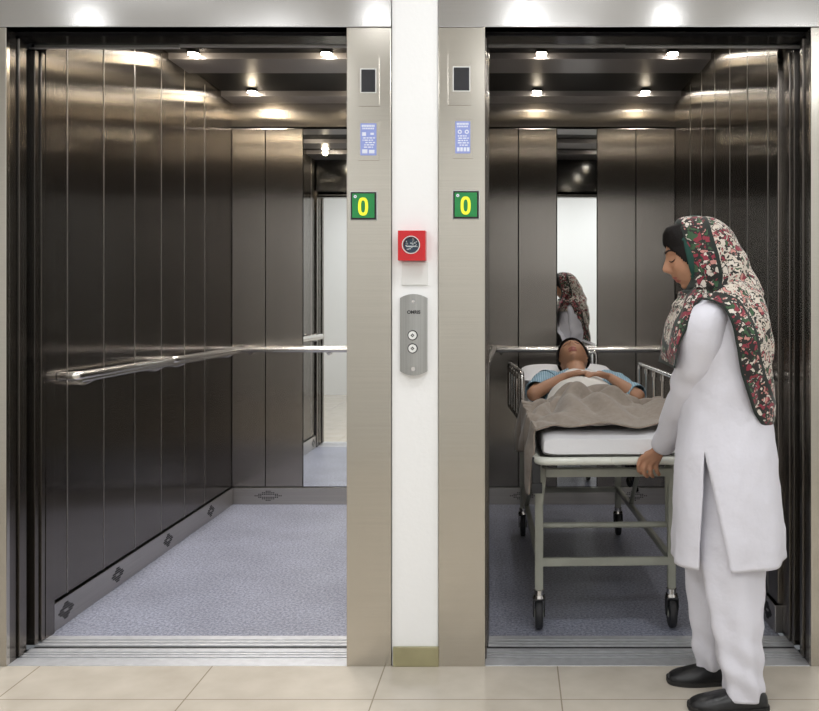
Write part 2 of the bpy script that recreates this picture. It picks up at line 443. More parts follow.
# ------------------------------------------------------------------ cabins
BK = 2.46; CZ = 2.39
def cabin(label, x0, x1, mx0, mx1, bseams, side, rails, lamps, opening, tilt):
    cx = (x0 + x1) / 2
    t = thing('elevator_cabin', label, 'elevator', (cx, YF, 0), 0)
    def L(name, b, m, parent=None, sm=False):
        for v in b.verts: v.co.x -= cx; v.co.y -= YF
        return link(name, b, m, parent or t, sm)
    L('floor_covering', BB(x0, x1, YF, BK, -.04, 0), CARPET)
    # side walls: upright panels with fine shadow gaps
    seams = [.30, .43, .74, 1.05, 1.36, 1.67, 1.98, BK]
    for s, xw in ((-1, x0), (1, x1)):
        b = bmesh.new()
        for k in range(len(seams) - 1):
            a, c = (xw - .02, xw) if s < 0 else (xw, xw + .02)
            box(b, a, c, seams[k] + .001, seams[k + 1] - .001, .105, CZ + .03, bev=.0045)
        a, c = (xw - .035, xw - .021) if s < 0 else (xw + .021, xw + .035)
        box(b, a, c, YF, BK, 0, CZ + .03)
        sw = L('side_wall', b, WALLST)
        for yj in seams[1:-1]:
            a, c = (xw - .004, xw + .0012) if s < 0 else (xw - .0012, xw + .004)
            L('seam_glint_strip', BB(a, c, yj - .0022, yj + .0022, .105, CZ), SKIRTST, sw)  # pale strip added to imitate light caught on the panel bevels
        a, c = (xw - .02, xw + .010) if s < 0 else (xw - .010, xw + .02)
        sk = L('skirting', BB(a, c, .30, BK, .0, .10, bev=.003), SKIRTST)
        # perforated vent patches
        xs = xw + .0105 if s < 0 else xw - .0105
        for yc in (.40, .85, 1.42, 2.05):
            b = bmesh.new()
            for i in range(-5, 6):
                for j in range(-3, 4):
                    if abs(i) / 5 + abs(j) / 3.2 <= 1.15 and not (abs(i) < 2 and abs(j) < 1):
                        box(b, xs - .001, xs + .001, yc + i * .011 - .0035, yc + i * .011 + .0035, .052 + j * .009 - .0028, .052 + j * .009 + .0028)
            L('vent_holes', b, BLACKM)
    # back wall
    b = bmesh.new()
    for k in range(len(bseams) - 1):
        if abs(bseams[k] - mx0) < .01: continue
        box(b, bseams[k] + .0025, bseams[k + 1] - .0025, BK, BK + .02, .105, 2.240, bev=.002)
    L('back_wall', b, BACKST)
    L('backing', BB(x0 - .03, x1 + .03, BK + .05, BK + .07, 0, CZ), BLACKM)
    L('transom_panel', BB(x0, x1, BK - .005, BK + .02, 2.250, CZ), BACKST)
    L('skirting', BB(x0 + .01, x1 - .01, BK - .010, BK + .02, 0, .10, bev=.003), SKIRTST)
    for k in ((x0 + .22),) if side < 0 else ((x0 + .25), (x1 - .25)):
        b = bmesh.new()
        for i in range(-7, 8):
            for j in range(-3, 4):
                if abs(i) / 7 + abs(j) / 3.2 <= 1.1 and not (abs(i) < 4 and abs(j) < 1):
                    box(b, k + i * .011 - .0035, k + i * .011 + .0035, BK - .0112, BK - .0095, .052 + j * .009 - .0028, .052 + j * .009 + .0028)
        L('vent_holes', b, BLACKM)
    # mirror, hung a hair out of square
    b = BB(mx0 + .002, mx1 - .002, BK + .003, BK + .009, .105, 2.238)
    xm = (mx0 + mx1) / 2
    R = Matrix.Translation((xm, BK + .006, 0)) @ Matrix.Rotation(tilt, 4, 'Z') @ Matrix.Translation((-xm, -BK - .006, 0))
    bmesh.ops.transform(b, matrix=R, verts=b.verts)
    L('mirror', b, MIRROR)
    # ceiling: black deck with grey strips
    L('ceiling_deck', BB(x0 - .02, x1 + .02, YF, BK + .05, CZ + .03, CZ + .06), DECKBLACK)
    for (ya, yb) in ((.30, .60), (.86, 1.10), (1.45, 1.73), (2.26, BK - .005)):
        L('ceiling_strip', BB(x0, x1, ya, yb, CZ, CZ + .03), SOFFIT)
    # front returns and header
    for s in (-1, 1):
        a, c = (x0 - .035, opening[0] + .006) if s < 0 else (opening[1] - .006, x1 + .035)
        parked = (s < 0) == (side < 0)
        if parked:
            for ya, yb, dx in ((.165, .190, .004), (.198, .222, .010)):
                if s < 0: L('door_leaf', BB(opening[0] - .14, opening[0] + dx, ya, yb, .006, 2.085, bev=.002), WALLST)
                else: L('door_leaf', BB(opening[1] - dx, opening[1] + .14, ya, yb, .006, 2.085, bev=.002), WALLST)
            L('front_return', BB(min(a, c), max(a, c), .236, .300, 0, CZ, bev=.002), WALLST)
        else:
            L('front_return', BB(min(a, c), max(a, c), .165, .300, 0, CZ, bev=.002), WALLST)
    L('front_header', BB(x0 - .03, x1 + .03, .236, .30, 2.125, CZ + .03), BLACK)
    xs = (opening[0] * .55 + opening[1] * .45)
    if side < 0: segs = ((opening[0] - .02, xs, 2.090, .004), (xs, opening[1] + .02, 2.098, .020))
    else: segs = ((opening[0] - .02, xs, 2.098, .024), (xs, opening[1] + .02, 2.092, .008))
    b = bmesh.new()
    for a, c, z, h in segs: box(b, a, c, .170, .182, z, z + h, bev=.001)
    box(b, opening[0] - .02, opening[1] + .02, .205, .214, 2.104, 2.112)
    L('door_track', b, TRK)
    L('track_cover', BB(opening[0] - .03, opening[1] + .03, .150, .235, 2.135, 2.30), BLACK)
    # cabin sill
    b = bmesh.new()
    for (ya, yb) in ((.174, .194), (.204, .222), (.232, .268)):
        box(b, opening[0] - .0, opening[1] + .0, ya, yb, -.02, .002, bev=.0015)
    box(b, opening[0], opening[1], .174, .268, -.04, -.020)
    L('cabin_sill', b, SILLST)
    # handrails
    for kind in rails:
        if kind == 'back':
            b = bmesh.new()
            xa, xb = x0 + .08, x1 - .04
            sweep(b, bend([(xa, BK - .003, .925), (xa, BK - .075, .925), (xb, BK - .075, .925), (xb, BK - .003, .925)], .02), .016, 14)
            rl = L('handrail', b, RAILST, sm=True)
            for xx in (xa + .04, (xa + xb) / 2, xb - .04):
                b = bmesh.new()
                sweep(b, [(xx, BK - .001, .90), (xx, BK - .03, .898), (xx, BK - .07, .912)], .008, 8)
                L('rail_bracket', b, CHROME, rl, sm=True)
        else:
            s = -1 if kind == 'left' else 1
            xw = x0 if s < 0 else x1
            xr = xw - s * .075
            for (ya, yb) in ((.36, 1.30), (1.34, 2.36)):
                b = bmesh.new()
                sweep(b, bend([(xw - s * .003, ya, .930), (xr, ya, .930), (xr, yb, .930), (xw - s * .003, yb, .930)], .022), .0165, 14)
                sweep(b, bend([(xr + s * .0, ya + .01, .915), (xr, yb - .01, .915)], .01), .012, 10)
                rl = L('handrail', b, RAILST, sm=True)
                for yy in (ya + .12, yb - .12):
                    b = bmesh.new()
                    sweep(b, [(xw - s * .001, yy, .895), (xw - s * .04, yy, .893), (xr, yy, .910)], .008, 8)
                    L('rail_bracket', b, CHROME, rl, sm=True)
    for (lx, ly, e) in lamps:
        b = bmesh.new()
        bmesh.ops.create_cone(b, cap_ends=True, segments=24, radius1=.034, radius2=.030, depth=.018, matrix=Matrix.Translation((lx, ly, CZ + .022)))
        dl = L('downlight', b, CHROME, sm=True)
        b = bmesh.new()
        bmesh.ops.create_cone(b, cap_ends=True, segments=24, radius1=.024, radius2=.024, depth=.006, matrix=Matrix.Translation((lx, ly, CZ + .011)))
        L('lens', b, LAMPM, dl, sm=True)
        ld = bpy.data.lights.new('downlight_bulb', 'SPOT'); ld.energy = e; ld.color = (1, .965, .93); ld.shadow_soft_size = .03
        ld.spot_size = math.radians(152); ld.spot_blend = .85
        lg = bpy.data.lights.new('downlight_glow', 'POINT'); lg.energy = e * .032; lg.color = (1, .83, .58); lg.shadow_soft_size = .02
        go = bpy.data.objects.new('downlight_glow', lg); COL.objects.link(go); go.location = (lx - cx, ly - YF, CZ - .02); go.parent = t
        lo = bpy.data.objects.new('downlight_bulb', ld); COL.objects.link(lo); lo.location = (lx - cx, ly - YF, CZ - .025); lo.parent = t
    return t
EL = 36
cabin('empty steel elevator cabin with a long handrail on its side wall, nobody inside', -1.69, -.56, -1.265, -.99,
      [-1.69, -1.49, -1.265, -.99, -.78, -.56], -1, ['left', 'back'],
      [(-1.555, 1.405, EL), (-.91, 1.405, EL), (-1.50, 2.215, EL), (-.88, 2.215, EL), (-1.5, .78, EL), (-.91, .78, EL)], (LX0, LX1), math.radians(-.35))
cabin('steel elevator cabin holding the hospital trolley and the lying patient', -.20, .955, .25, .489,
      [-.20, .02, .25, .489, .722, .955], 1, ['left', 'back', 'right'],
      [(.128, 1.405, EL * .24), (.763, 1.405, EL * .24), (.125, 2.215, EL * .24), (.744, 2.215, EL * .24), (.13, .78, EL * .15), (.76, .78, EL * .15)], (RX0, RX1), math.radians(1.45))

# ------------------------------------------------------------------ signs on the frames
def wx(px): return (px - 515) / 302
def wz(py): return 1.2 - (py - 303) / 302
def rbox(bm, pxa, pxb, pya, pyb, y0, y1, bev=.001, mi=0):
    box(bm, wx(pxa), wx(pxb), y0, y1, wz(pyb), wz(pya), bev=bev, mi=mi)
YJ = -.010
def zero_sign(px0, px1, py0, py1, label):
    t = thing('floor_indicator', label, 'floor number sign')
    b = bmesh.new(); rbox(b, px0 - .8, px1 + .8, py0 - .8, py1 + .8, YJ - .002, YJ); link('backing_plate', b, GREY, t, False)
    b = bmesh.new(); rbox(b, px0, px1, py0, py1, YJ - .006, YJ - .002); link('bezel', b, BLACK, t, False)
    b = bmesh.new(); rbox(b, px0 + 1.5, px1 - 1.8, py0 + 1.6, py1 - 1.8, YJ - .0075, YJ - .005, bev=.0004); link('face', b, GREEN, t, False)
    cx, cz = wx((px0 + px1) / 2 - .3), wz((py0 + py1) / 2 + .8)
    b = bmesh.new(); ring_y(b, cx, cz, YJ - .0088, YJ - .0074, 1, 1, 48, .0165, .0300, .0068, .0200, n=2.6)
    link('numeral', b, YELLOW, t, True, 'yellow numeral 0')
    b = bmesh.new()
    ring_y(b, wx(px0 + 4.6), wz(py0 + 4.6), YJ - .0085, YJ - .0072, .0052, .0018, 16)
    link('emblem', b, NWHITE, t, True)
zero_sign(351.5, 377, 192.5, 220, 'square green floor sign with a yellow 0 beside the empty cabin')
zero_sign(453.5, 479, 191.5, 219, 'square green floor sign with a yellow 0 beside the trolley cabin')
def sensor(px0, px1, py0, py1, wx0, wx1, wy0, wy1, label):
    t = thing('display_unit', label, 'display')
    b = bmesh.new(); rbox(b, px0, px1, py0, py1, YJ - .003, YJ, bev=.0012); link('cover_plate', b, FRAMEST, t, False)
    b = bmesh.new(); rbox(b, wx0 - 1, wx1 + 1, wy0 - 1, wy1 + 1, YJ - .0045, YJ - .003, bev=.0005); link('rim', b, OFFW, t, False)
    b = bmesh.new(); rbox(b, wx0, wx1, wy0, wy1, YJ - .0055, YJ - .0045, bev=.0003); link('window', b, DISP, t, False)
sensor(359, 380, 57, 107, 362, 376, 70.5, 93, 'dark display window in a steel plate above the blue notice by the empty cabin')
sensor(448, 471, 55, 106, 454, 469.5, 68.5, 91.5, 'dark display window in a steel plate above the blue notice by the trolley cabin')
def notice(px0, px1, py0, py1, kind, label):
    t = thing('notice', label, 'notice')
    b = bmesh.new(); rbox(b, px0 - 2.5, px1 + 2.5, py0 - 2, py1 + 5, YJ - .002, YJ); link('holder', b, FRAMEST, t, False)
    b = bmesh.new(); rbox(b, px0, px1, py0, py1, YJ - .0032, YJ - .002, bev=.0003); link('card', b, NBLUE, t, False)
    b = bmesh.new(); r = random.Random(3 + kind)
    y0, y1 = YJ - .0038, YJ - .0030
    w = px1 - px0
    for k in range(8): rbox(b, px0 + 1.5 + k * (w - 3) / 8, px0 + 1.5 + (k + .8) * (w - 3) / 8, py0 + 1.6, py0 + 3.6, y0, y1, bev=0)
    for k in range(7): rbox(b, px0 + 2 + k * (w - 4) / 7, px0 + 2 + (k + .75) * (w - 4) / 7, py0 + 4.4, py0 + 6.0, y0, y1, bev=0)
    if kind == 0:
        rbox(b, px0 + 1.8, px0 + 5.6, py0 + 9, py0 + 12.6, y0, y1, bev=0); rbox(b, px0 + 10, px0 + 13.5, py0 + 9.5, py0 + 11.5, y0, y1, bev=0)
        rbox(b, px0 + 1.8, px0 + 7, py0 + 26, py0 + 30, y0, y1, bev=0); rbox(b, px0 + 8.6, px0 + 14, py0 + 26.5, py0 + 30, y0, y1, bev=0)
    else:
        for q in (3.5, 10.5): ring_y(b, wx(px0 + q + 1), wz(py0 + 10.5), y0, y1, .007, .0035, 14)
        for q in (1.8, 5, 8.4, 11.6): rbox(b, px0 + q, px0 + q + 2.5, py0 + 26, py0 + 30, y0, y1, bev=0)
    for row in range(5):
        x = px0 + 2 + r.random() * 3
        while x < px1 - 3:
            l = 1 + r.random() * 3; rbox(b, x, min(x + l, px1 - 1.5), py0 + 14 + row * 2.3, py0 + 15.2 + row * 2.3, y0, y1, bev=0); x += l + .8
    link('print', b, NWHITE, t, False, 'white print')
notice(361, 377, 124, 156, 0, 'small blue and white notice above the green 0 sign by the empty cabin')
notice(455.5, 470.5, 122, 154, 1, 'small blue and white notice above the green 0 sign by the trolley cabin')

# red alarm box
t = thing('fire_alarm_box', 'square red alarm box with a round glass dial on the white pier', 'alarm')
b = bmesh.new()
x0, x1, z0, z1 = wx(399.5), wx(426.5), wz(261), wz(231.5); cx, cz = (x0 + x1) / 2 - .002, (z0 + z1) / 2 + .002
# square plate with a round hole
seg = 48; rr = .0275
outer, inner, outb, innb = [], [], [], []
for k in range(seg):
    a = 2 * PI * k / seg + PI / 4; c, s = math.cos(a), math.sin(a); q = max(abs(c), abs(s))
    ox, oz = (x0 + x1) / 2 + c / q * (x1 - x0) / 2, (z0 + z1) / 2 + s / q * (z1 - z0) / 2
    outer.append(b.verts.new((ox, -.042, oz))); outb.append(b.verts.new((ox, 0, oz)))
    inner.append(b.verts.new((cx + c * rr, -.042, cz + s * rr))); innb.append(b.verts.new((cx + c * rr * .94, -.026, cz + s * rr * .94)))
for k in range(seg):
    j = (k + 1) % seg
    b.faces.new((outer[k], outer[j], inner[j], inner[k])); b.faces.new((outer[k], outb[k], outb[j], outer[j])); b.faces.new((inner[k], inner[j], innb[j], innb[k]))
b.faces.new(outb)
link('housing', b, RED, t, True)
b = bmesh.new(); disc_y(b, cx, cz, -.029, -.024, rr * .94); link('dial', b, GLASSD, t, False)
b = bmesh.new(); r = random.Random(11)
for k in range(26):
    a = r.random() * 2 * PI; q = rr * .8 * math.sqrt(r.random()); w = .002 + r.random() * .004
    xx, zz = cx + q * math.cos(a), cz + q * math.sin(a)
    if math.hypot(xx - cx, zz - cz) < rr * .78: box(b, xx - w / 2, xx + w / 2, -.0302, -.0288, zz - .0015, zz + .0012 + w / 3)
box(b, cx - .017, cx + .017, -.0304, -.0288, cz - .006, cz - .002)
link('dial_print', b, DIALW, t, False)
b = bmesh.new(); ring_y(b, cx, cz, -.044, -.040, rr * 1.08, rr * .97); link('rim', b, CHROME, t, True)
b = bmesh.new(); rbox(b, 402, 428, 262, 285, -.006, 0, bev=.001)
o = link('cover_plate', b, OFFW, None, False); o['label'] = 'plain off-white plate fixed under the red alarm box'; o['category'] = 'wall plate'

# call panel
t = thing('call_panel', 'tall brushed steel call panel with two round white buttons', 'call panel')
b = bmesh.new()
cx = wx(414); hw = 13.5 / 302; zt, zb = wz(298), wz(371)
prof = []
for k in range(13): u = -1 + k / 6; prof.append((cx + u * hw, zt + .013 * (1 - u * u)))
for k in range(13): u = 1 - k / 6; prof.append((cx + u * hw, zb - .013 * (1 - u * u)))
def bulge(x): return -.014 - .010 * (1 - ((x - cx) / hw) ** 2)
top = [b.verts.new((x, bulge(x), z)) for x, z in prof]; bot = [b.verts.new((x, 0, z)) for x, z in prof]
for k in range(12):
    b.faces.new((top[k], top[k + 1], top[24 - k], top[25 - k]))
for k in range(26): b.faces.new((top[k], top[(k + 1) % 26], bot[(k + 1) % 26], bot[k]))
b.faces.new(bot[::-1])
link('face_plate', b, CALLST, t, True)
for pz in (335, 348):
    b = bmesh.new(); disc_y(b, wx(413.5), wz(pz), -.028, -.022, .0165); ring = link('button_collar', b, BLACK, t, False)
    b = bmesh.new(); disc_y(b, wx(413.5), wz(pz), -.032, -.027, .0135); bt = link('button', b, WBTN, t, False)
    b = bmesh.new(); q = .0062
    vs = [(0, q), (q, 0), (0, -q), (-q, 0)]; vi = [(a * .42, c * .42) for a, c in vs]
    X, Z = wx(413.5), wz(pz)
    A = [b.verts.new((X + a, -.0328, Z + c)) for a, c in vs]; B_ = [b.verts.new((X + a, -.0328, Z + c)) for a, c in vi]
    C_ = [b.verts.new((X + a, -.0318, Z + c)) for a, c in vs]
    for k in range(4):
        j = (k + 1) % 4; b.faces.new((A[k], A[j], B_[j], B_[k])); b.faces.new((A[k], C_[k], C_[j], A[j]))
    link('arrow_mark', b, INK, bt, False)
for pz in (301.5, 368.5):
    b = bmesh.new(); disc_y(b, wx(414), wz(pz), -.027, -.020, .0045 if pz < 320 else .007, 16); link('screw', b, CHROME, t, True)
cu = bpy.data.curves.new('lettering', 'FONT'); cu.body = 'OMRIS'; cu.size = .0150; cu.align_x = 'CENTER'; cu.extrude = .0004; cu.offset = .0006
tmp = bpy.data.objects.new('tmp', cu); COL.objects.link(tmp)
me = bpy.data.meshes.new_from_object(tmp.evaluated_get(bpy.context.evaluated_depsgraph_get())); bpy.data.objects.remove(tmp)
me.materials.clear(); me.materials.append(INK); me.transform(Matrix.Translation((wx(414.5), -.0245, wz(313.6))) @ Matrix.Rotation(PI / 2, 4, 'X'))
o = bpy.data.objects.new('lettering', me); COL.objects.link(o); o.parent = t

# ------------------------------------------------------------------ trolley
TX, TY, SK = .340, .20, .035
def T(u, v, z): return Vector((TX + u - SK * v, TY + v + SK * u, z))
tr = thing('hospital_trolley', 'wheeled hospital trolley with cream frame and white mattress inside the elevator', 'trolley', (TX, TY, 0))
def LT(name, b, m, parent=None, sm=True):
    for v in b.verts: v.co.x -= TX; v.co.y -= TY
    return link(name, b, m, parent or tr, sm)
LEN = 1.68
b = bmesh.new()
loopp = bend([T(0, 0, .643), T(.262, 0, .643), T(.262, LEN, .648), T(-.262, LEN, .648), T(-.262, 0, .643), T(-.001, 0, .643)], .05)
sweep(b, loopp, .0145, 14)
LT('top_frame', b, CREAM)
for v in (.35, .8, 1.25):
    b = bmesh.new(); sqbar(b, T(-.25, v, .620), T(.25, v, .620), .03, .018); LT('cross_bar', b, TUBE)
b = bmesh.new(); sqbar(b, T(-.225, .10, .585), T(.235, .10, .585), .028, .030); LT('end_bar', b, TUBE)
b = bmesh.new()
vs = [T(-.24, .03, .632), T(.24, .03, .632), T(.24, LEN - .03, .632), T(-.24, LEN - .03, .632)]
vs2 = [v + Vector((0, 0, .008)) for v in vs]
vv = [b.verts.new(v) for v in vs + vs2]
for q in ((3, 2, 1, 0), (4, 5, 6, 7), (0, 1, 5, 4), (1, 2, 6, 5), (2, 3, 7, 6), (3, 0, 4, 7)): b.faces.new([vv[i] for i in q])
LT('deck', b, TUBE, sm=False)
def caster(u, v):
    fk = bmesh.new()
    c = T(u, v, 0)
    # chrome collar
    bmesh.ops.create_cone(fk, cap_ends=True, segments=20, radius1=.019, radius2=.019, depth=.022, matrix=Matrix.Translation((c.x, c.y, .132)))
    bmesh.ops.create_cone(fk, cap_ends=True, segments=20, radius1=.025, radius2=.022, depth=.012, matrix=Matrix.Translation((c.x, c.y, .118)))
    o = LT('caster_fork', fk, CHROME)
    h = bmesh.new()
    for s in (-1, 1):
        pr = [(-.030, .112), (.018, .112), (.020, .085), (.012, .045), (-.012, .045), (-.032, .085)]
        A = [h.verts.new((c.x + s * .022, c.y + a, z)) for a, z in pr]; B2 = [h.verts.new((c.x + s * .018, c.y + a, z)) for a, z in pr]
        h.faces.new(A); h.faces.new(B2[::-1])
        for k in range(6): h.faces.new((A[k], A[(k + 1) % 6], B2[(k + 1) % 6], B2[k]))
    box(h, c.x - .022, c.x + .022, c.y - .030, c.y + .018, .108, .114, bev=.002)
    LT('fork_cover', h, RUBBER, o)
    w = bmesh.new()
    prof = [(-.014, .020), (-.014, .046), (-.011, .0525), (-.005, .055), (.005, .055), (.011, .0525), (.014, .046), (.014, .020)]
    rings = []
    for k in range(32):
        a = 2 * PI * k / 32; rings.append([(c.x + px, c.y - .006 + r * math.cos(a), .0556 + r * math.sin(a)) for px, r in prof])
    R = [[w.verts.new(p) for p in r] for r in rings]
    for k in range(32):
        for i in range(8): w.faces.new((R[k][i], R[(k + 1) % 32][i], R[(k + 1) % 32][(i + 1) % 8], R[k][(i + 1) % 8]))
    wh = LT('wheel', w, RUBBER)
    hb = bmesh.new()
    for s in (-1, 1):
        bmesh.ops.create_cone(hb, cap_ends=True, segments=20, radius1=.0215, radius2=.014, depth=.006, matrix=Matrix.Translation((c.x + s * .014, c.y - .006, .0556)) @ Matrix.Rotation(s * PI / 2, 4, 'Y'))
    bmesh.ops.create_cone(hb, cap_ends=True, segments=16, radius1=.021, radius2=.021, depth=.026, matrix=Matrix.Translation((c.x, c.y - .006, .0556)) @ Matrix.Rotation(PI / 2, 4, 'Y'))
    LT('hub', hb, TUBE, wh)
FV, RV, UL = .16, 1.52, .246
for u, v in ((-UL, FV), (UL, FV), (-UL, RV), (UL, RV)):
    b = bmesh.new(); sqbar(b, T(u, v, .142), T(u, v, .632), .030, .030, .004)
    LT('leg', b, TUBE)
    caster(u, v)
b = bmesh.new()
sqbar(b, T(-UL, FV - .002, .245), T(UL, FV - .002, .245), .022, .030)
LT('lower_rail', b, TUBE)
b = bmesh.new(); sweep(b, [T(-UL, FV + .06, .365), T(UL, FV + .06, .365)], .0115, 12); LT('stay_bar', b, TUBE)
b = bmesh.new(); sqbar(b, T(-UL, RV, .235), T(UL, RV, .235), .024, .026); LT('lower_rail', b, TUBE)
for s in (-1, 1):
    b = bmesh.new(); sqbar(b, T(s * UL, FV, .250), T(s * UL, RV, .238), .022, .026); LT('side_rail', b, TUBE)
    b = bmesh.new(); sqbar(b, T(s * (UL - .02), FV - .02, .60), T(s * (UL - .0), FV + .06, .365), .020, .020); LT('brace', b, TUBE)
    b = bmesh.new(); sqbar(b, T(s * (UL - .03), .55, .62), T(s * UL, 1.1, .25), .018, .018); LT('brace', b, TUBE)
# hydraulic plate and drainage holder under the deck
b = bmesh.new(); c = T(-.03, .42, .55)
box(b, c.x - .03, c.x + .03, c.y, c.y + .05, .53, .612, bev=.004); LT('bracket', b, PLASTW)
b = bmesh.new(); sweep(b, [T(-.16, .40, .545), T(.02, .40, .545)], .006, 8); LT('release_bar', b, PLASTW)
b = bmesh.new(); c = T(.12, 1.2, .0)
for z in (.34, .42, .50): ellipsoid(b, (c.x + .14 - .1 * (z - .3), c.y, z), (.018, .018, .03), seg=12, rg=8)
sweep(b, [T(.28, 1.15, .30), T(.22, 1.1, .60)], .012, 10); LT('hydraulic_cylinder', b, BLACK)
# black foot-end clamp on the near corner
b = bmesh.new(); c = T(-.262, .035, .0)
box(b, c.x - .016, c.x + .014, c.y - .012, c.y + .014, .555, .652, bev=.006)
box(b, c.x - .018, c.x + .020, c.y - .016, c.y + .016, .525, .560, bev=.005)
LT('corner_clamp', b, RUBBER)
# guard rails
def guard(uf, ub, v0, v1, zt, zb, posts):
    b = bmesh.new()
    def G(v, z): return T(uf + (ub - uf) * (v - v0) / (v1 - v0), v, z)
    sweep(b, bend([G(v0, zb), G(v0, zt), G(v1, zt), G(v1, zb)], .035), .0105, 12)
    sweep(b, [G(v0, zb), G(v1, zb)], .010, 12)
    g = LT('guard_rail', b, CHROME)
    for k in range(posts):
        v = v0 + (v1 - v0) * (k + 1) / (posts + 1)
        b = bmesh.new(); sweep(b, [G(v, zb), G(v, zt)], .0075, 10)
        sweep(b, [G(v, zt - .035), G(v, zt - .012)], .012, 10)
        LT('guard_post', b, RAILST, g)
    b = bmesh.new()
    sgn = -1 if uf < 0 else 1
    for v in (v0 + .1, v1 - .1): sqbar(b, G(v, zb), T(sgn * .262, v, .645), .02, .012)
    LT('guard_bracket', b, RUBBER, g)
guard(.318, .325, .30, 1.32, .900, .690, 4)
guard(-.285, -.320, .72, 1.36, .900, .690, 4)
b = bmesh.new()
sweep(b, bend([T(.10, LEN, .65), T(.10, LEN + .03, .93), T(.155, LEN + .03, .94), T(.155, LEN, .65)], .02), .009, 10)
LT('push_handle', b, CHROME)
# mattress with raised head section
def mz(v): # top of mattress
    return .738 + (.0 if v < 1.0 else .085 * min(1, (v - 1.0) / .62))
b = bmesh.new(); rings = []
NV = 44
for i in range(NV + 1):
    v = .012 + (LEN - .03) * i / NV
    e = min(1, min(i, NV - i) / 2.0 * .5 + .55) if min(i, NV - i) < 2 else 1
    zt, zb = mz(v), .644 + (mz(v) - .738) * .9
    mid = (zt + zb) / 2; h = (zt - zb) / 2
    ring = []
    for k in range(40):
        a = 2 * PI * k / 40; c, s = math.cos(a), math.sin(a); n_ = 6
        uu = .240 * math.copysign(abs(c) ** (2 / n_), c); hh = h * math.copysign(abs(s) ** (2 / n_), s) * e
        w = .003 * fnoise((uu, v, hh), 14, 2)
        ring.append(T(uu + w, v, mid + hh + w))
    rings.append(ring)
loft(b, rings)
LT('mattress', b, SHEET)
# pillow (lies on the mattress)
b = bmesh.new(); NS = 28
def pil(a, c, s):
    u = -1 + 2 * a; w = -1 + 2 * c
    e = max(0, (1 - abs(u) ** 3.2)) ** .5 * max(0, (1 - abs(w) ** 3.2)) ** .5
    hh = .036 * e + .004 * fnoise((u, w, s), 3, 4) * e
    if s > 0: hh *= 1 - .35 * math.exp(-(u * u) / .12)
    v = 1.49 + .155 * w
    return T(-.02 + .235 * u * (1 - .04 * w * w), v, mz(v) + .033 + s * hh)
for s in (1, -1):
    G = [[b.verts.new(pil(i / NS, j / NS, s)) for j in range(NS + 1)] for i in range(NS + 1)]
    for i in range(NS):
        for j in range(NS): b.faces.new((G[i][j], G[i + 1][j], G[i + 1][j + 1], G[i][j + 1]))
bmesh.ops.remove_doubles(b, verts=b.verts, dist=.0005)
o = link('pillow', b, SHEET); o['label'] = 'white pillow under the head of the patient'; o['category'] = 'pillow'

# ------------------------------------------------------------------ heads
def headpt(d, sc_=1.0, off=0.0):
    """direction (f,u,s) -> local surface point; f forward, u up, s side"""
    f, u, s = d
    x, z, y = f * .096, u * .116, s * .074
    # jaw: narrow towards the chin, lift the underside behind it
    if u < 0:
        k = min(1, -u / .95)
        y *= 1 - .30 * k * k
        if f < .25: z *= 1 - .30 * min(1, (.25 - f)) * k
        x += .004 * k
    if f < 0: x *= 1.04; y *= 1.04
    def g(a, c, w): return math.exp(-((a - c) / w) ** 2)
    if f > 0:
        ff = min(1, f * 2.5)
        ay = abs(y)
        x += ff * .0225 * g(z, -.027, .0125 if z < -.027 else .021) * g(y, 0, .0105)        # nose
        x += ff * .0055 * g(z, -.004, .018) * g(y, 0, .0080)
        x += ff * .006 * g(z, -.033, .009) * g(ay, .013, .007)                               # nostril wings
        x += ff * .0075 * g(z, -.056, .0065) * g(y, 0, .020)                                  # upper lip
        x += ff * .0070 * g(z, -.070, .0068) * g(y, 0, .018)                                  # lower lip
        x -= ff * .0035 * g(z, -.0628, .0028) * g(y, 0, .022)
        x -= ff * .0045 * g(z, -.080, .006) * g(y, 0, .020)
        x += ff * .0120 * g(z, -.097, .014) * g(y, 0, .022)                                   # chin
        x -= ff * .0110 * g(z, .008, .013) * g(ay, .031, .014)                                # sockets
        x += ff * .0062 * g(z, .004, .0085) * g(ay, .031, .0115)                              # lids
        x += ff * .0040 * g(z, .027, .008) * g(ay, .028, .020)                                # brow ridge
        x += ff * .0040 * g(z, -.030, .020) * g(ay, .045, .016)                               # cheek
    v = Vector((x, z, y)) * sc_
    if callable(off): off = off(v)
    if off: v += Vector((f, u, s)).normalized() * off
    return v
def head_mesh(bm, frame, sc_=1.0, off=0.0, mask=None, nu=120, nv=90):
    C, Fw, U, S = frame
    G = []
    for i in range(nv + 1):
        th = PI * i / nv; row = []
        for j in range(nu):
            ph = 2 * PI * j / nu
            d = (math.sin(th) * math.cos(ph), math.cos(th), math.sin(th) * math.sin(ph))
            row.append((headpt(d, sc_, off), d))
        G.append(row)
    V = [[bm.verts.new(C + Fw * p.x + U * p.y + S * p.z) for p, d in row] for row in G]
    for i in range(nv):
        for j in range(nu):
            k = (j + 1) % nu
            c = (G[i][j][0] + G[i][k][0] + G[i + 1][j][0] + G[i + 1][k][0]) / 4
            if mask and not mask(c): continue
            try: bm.faces.new((V[i][j], V[i][k], V[i + 1][k], V[i + 1][j]))
            except ValueError: pass
    bmesh.ops.remove_doubles(bm, verts=bm.verts, dist=.0002)
    lone = [v for v in bm.verts if not v.link_faces]
    bmesh.ops.delete(bm, geom=lone, context='VERTS')
